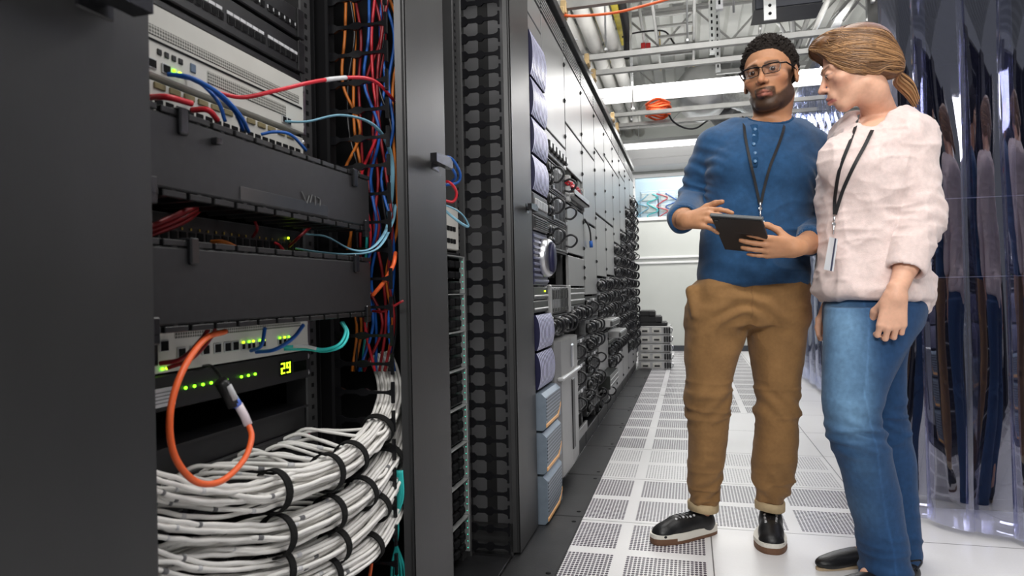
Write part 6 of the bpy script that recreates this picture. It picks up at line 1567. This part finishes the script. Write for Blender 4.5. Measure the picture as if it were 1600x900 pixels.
def hcol(V_):
    q = (V_-V3(HC2))@HM2; an = np.arctan2(q[:,0]-0, q[:,2]+.02)*16; n1 = vnoise(np.stack([an*1.3, q[:,1]*14, an*0], 1)+40, 51); return V3((.13,.058,.022))[None, :]*(.6+1.0*n1)[:, None]
HAIRB = tintmat('brown_hair', .38, 0, .35, 250, 0, .6, .1)
hb = omesh('hair', Vv, Fq, HAIRB, P2.root, hcol)
FH = f; GH = np.gradient(FH.D, *[a.astype(float) for a in FH.ax])
def onhair(P_, tgt):
    A = V3([tuple(q) for q in P_])
    for _ in range(10):
        I = [np.clip(np.searchsorted(FH.ax[a], A[:, a]), 0, len(FH.ax[a])-1) for a in range(3)]; d = FH.D[I[0], I[1], I[2]]
        g = np.stack([GH[a][I[0], I[1], I[2]] for a in range(3)], 1); l = np.linalg.norm(g, axis=1)[:, None]+1e-6; A = A+np.where((np.abs(d-tgt) < .05)[:, None], g/l*np.clip(tgt-d, -.01, .01)[:, None]*.8, 0)
    return [Vector(a) for a in A]
def strands(name, paths, rad, cols, parent, push=None):
    vs = []; fs = []; tc = []
    for pts, r, c_ in zip(paths, rad, cols):
        P_ = crom(pts, 5 if push else 3); k = len(P_); o = len(vs)
        if push:
            P_ = onhair(P_, .0004+.0022*((o*7 % 13)/13)); P_ = [P_[0]]+[(P_[i-1]+P_[i]*2+P_[i+1])/4 for i in range(1, k-1)]+[P_[-1]]
        m = MB(); m.tube(P_, [r*(.35+.65*math.sin(math.pi*min(.98, .08+.9*i/(k-1)))) for i in range(k)], 5, cap=False); vs += m.v; fs += [tuple(i+o for i in f_) for f_ in m.f]; tc += [c_]*len(m.v)
    V_ = V3(vs); return omesh(name, V_, V3(fs).astype(int), HAIRB, parent, lambda _: V3(tc))
rs = random.Random(5); paths = []; rad = []; cols = []
for i in range(560):
    # roots along the front hair line and the parting, all drawn back to the tie
    side_ = -1 if i % 2 else 1
    a = rs.uniform(0, 1); y0 = -.112+.15*a*rs.uniform(0,1); x0 = side_*rs.uniform(.002, .02); phi = rs.uniform(.0, 1.0)
    st = V3((x0, y0, .14)); mid_z = .125-.20*phi**1.1; mx_ = side_*.095
    A0 = V3((side_*(.004+.05*phi), -.106+.16*(1-phi)*a*(a > .6), .112-.040*phi+.03*(1-phi)*a)); A1 = V3((side_*(.03+.06*phi**.6), -.060+.05*a, .120-.135*phi)); A2 = V3((side_*(.04+.055*math.sin(math.pi*min(1, .25+phi*.7))), .02+.02*a, .105-.160*phi)); A3 = V3((side_*(.035+.025*phi), .085, .045-.105*phi)); A4 = KN+V3((side_*.008*rs.random(), .0, rs.uniform(-.012,.012)))
    pts = []
    for j, q in enumerate((A0, A1, A2, A3, A4)):
        q = q+V3([rs.uniform(-.004,.004) for _ in range(3)])
        if j < 4:
            e = (q-CE)/RE; nn = np.linalg.norm(e); tgt = rs.uniform(1.0, 1.035)
            if j == 0: tgt = max(tgt, min(nn, 1.45))
            q = CE+e/nn*tgt*RE
        pts.append(Vector(q2w(q)))
    paths.append(pts); rad.append(rs.uniform(.0011,.0026)); t = min(1, max(0, .5+.5*math.sin(phi*19+a*3)))*.75*rs.random()+.25*rs.random(); fr = rs.uniform(.55,1.25); cols.append(tuple(V3((.12,.052,.02))*(1-t)*fr+V3((.62,.34,.15))*t*fr))
for i in range(26):     # loose locks beside the face
    s_ = 1 if i % 3 else -1; a = rs.random(); st = V3((s_*(.03+.03*a), -.105+.01*a, .085-.02*a))
    pts = [st, V3((s_*(.066+.012*a), -.088+.015*a, .045-.03*a)), V3((s_*.080, -.055+.02*a, .0-.03*a)), V3((s_*.084, -.005, -.036-.012*a)), V3((s_*.060, .060, -.058-.006*a)), KN+V3((s_*.006,0,-.01))]
    paths.append([Vector(q2w(q+V3([rs.uniform(-.003,.003) for _ in range(3)]))) for q in pts]); rad.append(rs.uniform(.0012,.0022)); cols.append(tuple(V3((.42,.22,.09))*rs.uniform(.5,1.2)))
strands('hair_strands', paths, rad, cols, hb, True)
paths = []; rad = []; cols = []
K0 = q2w(KN); T1 = J(1402,122,2.09); T2 = J(1420,138,2.10); T3 = J(1432,160,2.10)
for i in range(150):
    a = rs.uniform(0, 6.28); r = math.sqrt(rs.random()); o = V3((math.cos(a)*.3, math.sin(a), math.cos(a)*.95))*r
    e = rs.uniform(.75, 1.08); pts = [K0+o*.008, (K0+T1)/2+o*.013, T1+o*.021, T2+o*.024, T2+(T3-T2)*e+o*.016]
    paths.append([Vector(p) for p in pts]); rad.append(rs.uniform(.0014,.0028)); t = rs.random()**1.5; cols.append(tuple(V3((.12,.052,.02))*(1-t)+V3((.46,.25,.11))*t))
strands('ponytail', paths, rad, cols, P2.root)
mb = MB(); a = Vector(K0); b = Vector(T1); ax2 = (b-a).normalized(); mb.lathe(a+ax2*.004, ax2, [(.009,-.005),(.0155,-.004),(.0165,0),(.0155,.004),(.009,.005)], 18); mb.build('hair_tie', VELCRO, P2.root)
# lanyard and badge
lan = thing('lanyard', 'black lanyard with clip and white badge around the neck of the woman in pink', 'lanyard', P2.root.location, TH)
D2 = lambda px, py: drape(FB, P2, px, py, .012)
band('strap', [J(1386,138,2.06), J(1384,150,2.035), D2(1371,186), D2(1362,205), D2(1352,226), D2(1340,248), D2(1329,270), D2(1316,300), D2(1305,335)], .010, lan, nrm=(-.5,-.85,0))
band('strap', [J(1341,180,2.12), D2(1336,200), D2(1328,222), D2(1320,242), D2(1312,264), D2(1307,290), D2(1304,315), D2(1304,335)], .010, lan, nrm=(-.7,-.7,0))
DC = float(D2(1304,338)[1])+2.1-.004
mb = MB(); mb.tube([J(1304,338,DC), J(1303,348,DC)], .0035, 8); mb.lathe(J(1303,350,DC), (0,-1,0), [(.004,-.001),(.006,-.001),(.006,.001),(.004,.001)], 14); mb.tube([J(1303,352,DC), J(1302,366,DC)], .0028, 8); mb.build('clip', STEEL, lan)
c4 = [J(1296,370,DC), J(1308,373,DC-.03), J(1301,424,DC-.03), J(1287,421,DC)]; nn = np.cross(c4[1]-c4[0], c4[3]-c4[0]); nn /= np.linalg.norm(nn); b4 = [p+nn*.003 for p in c4]
mb = MB(); mb.add(c4+b4, [(0,1,2,3),(7,6,5,4),(0,4,5,1),(1,5,6,2),(2,6,7,3),(3,7,4,0)]); bd = mb.build('badge', mat('badge_pale', (.70,.72,.76), .3), lan)
e4 = [c4[1]*(1-k)+c4[0]*k for k in (.10,.28)]+[c4[2]*(1-k)+c4[3]*k for k in (.28,.10)]; s_ = -nn if nn[1] > 0 else nn
e4 = [p+s_*.0006+(0 if True else 0) for p in e4]; f4 = [p+(nn*.0042 if nn[1] < 0 else nn*.001) for p in e4]
mb = MB(); mb.add(e4+f4, [(0,1,2,3),(7,6,5,4),(0,4,5,1),(1,5,6,2),(2,6,7,3),(3,7,4,0)]); mb.build('badge_edge', mat('badge_navy', (.06,.07,.12), .4), bd)
# ------------------------------------------------------------------ light
w = bpy.data.worlds.new('world'); SC.world = w; w.use_nodes = True
w.node_tree.nodes['Background'].inputs[0].default_value = (.95, .98, 1, 1)
w.node_tree.nodes['Background'].inputs[1].default_value = .25
wl = bpy.data.lights.new('back_room_light','AREA'); wl.shape='RECTANGLE'; wl.size=2.5; wl.size_y=.6; wl.energy=60; wl.color=(.9,.96,1)
wo = bpy.data.objects.new('back_room_light', wl); COL.objects.link(wo); wo.location=(.5, WY+.6, 3.3)
def area(name, loc, rot, sx, sy, power, col=(1,.98,.95)):
    l = bpy.data.lights.new(name, 'AREA'); l.shape = 'RECTANGLE'; l.size = sx; l.size_y = sy; l.energy = power; l.color = col
    o = bpy.data.objects.new(name, l); COL.objects.link(o); o.location = loc; o.rotation_euler = rot; return o
for y in (1.2, 3.2, 5.6, 7.4, 9.2): area('ceiling_and_fill_light', (.5, y, 2.62 if y > 5 else 3.2), (0,0,0), 3.2, .25, 48)

def aim(name, loc, tgt, sx, sy, power, spread=120):
    o = area(name, loc, (0,0,0), sx, sy, power); o.rotation_euler = (Vector(tgt)-Vector(loc)).to_track_quat('-Z', 'Y').to_euler(); o.data.spread = R(spread); return o
aim('ceiling_and_fill_light', (.35, -.7, 2.3), (.5, 2.4, 1.25), 1.6, .5, 20, 95)  # unseen fill lamp added behind the camera to brighten the people from the front
for y in (3.2, 5.0, 7.0, 9.0):  # upward lamps added under the deck to brighten the ceiling
    o = area('added_uplight', (.5, y, 2.66 if y > 4 else 3.1), (math.pi, 0, 0), 2.6, .2, 10)
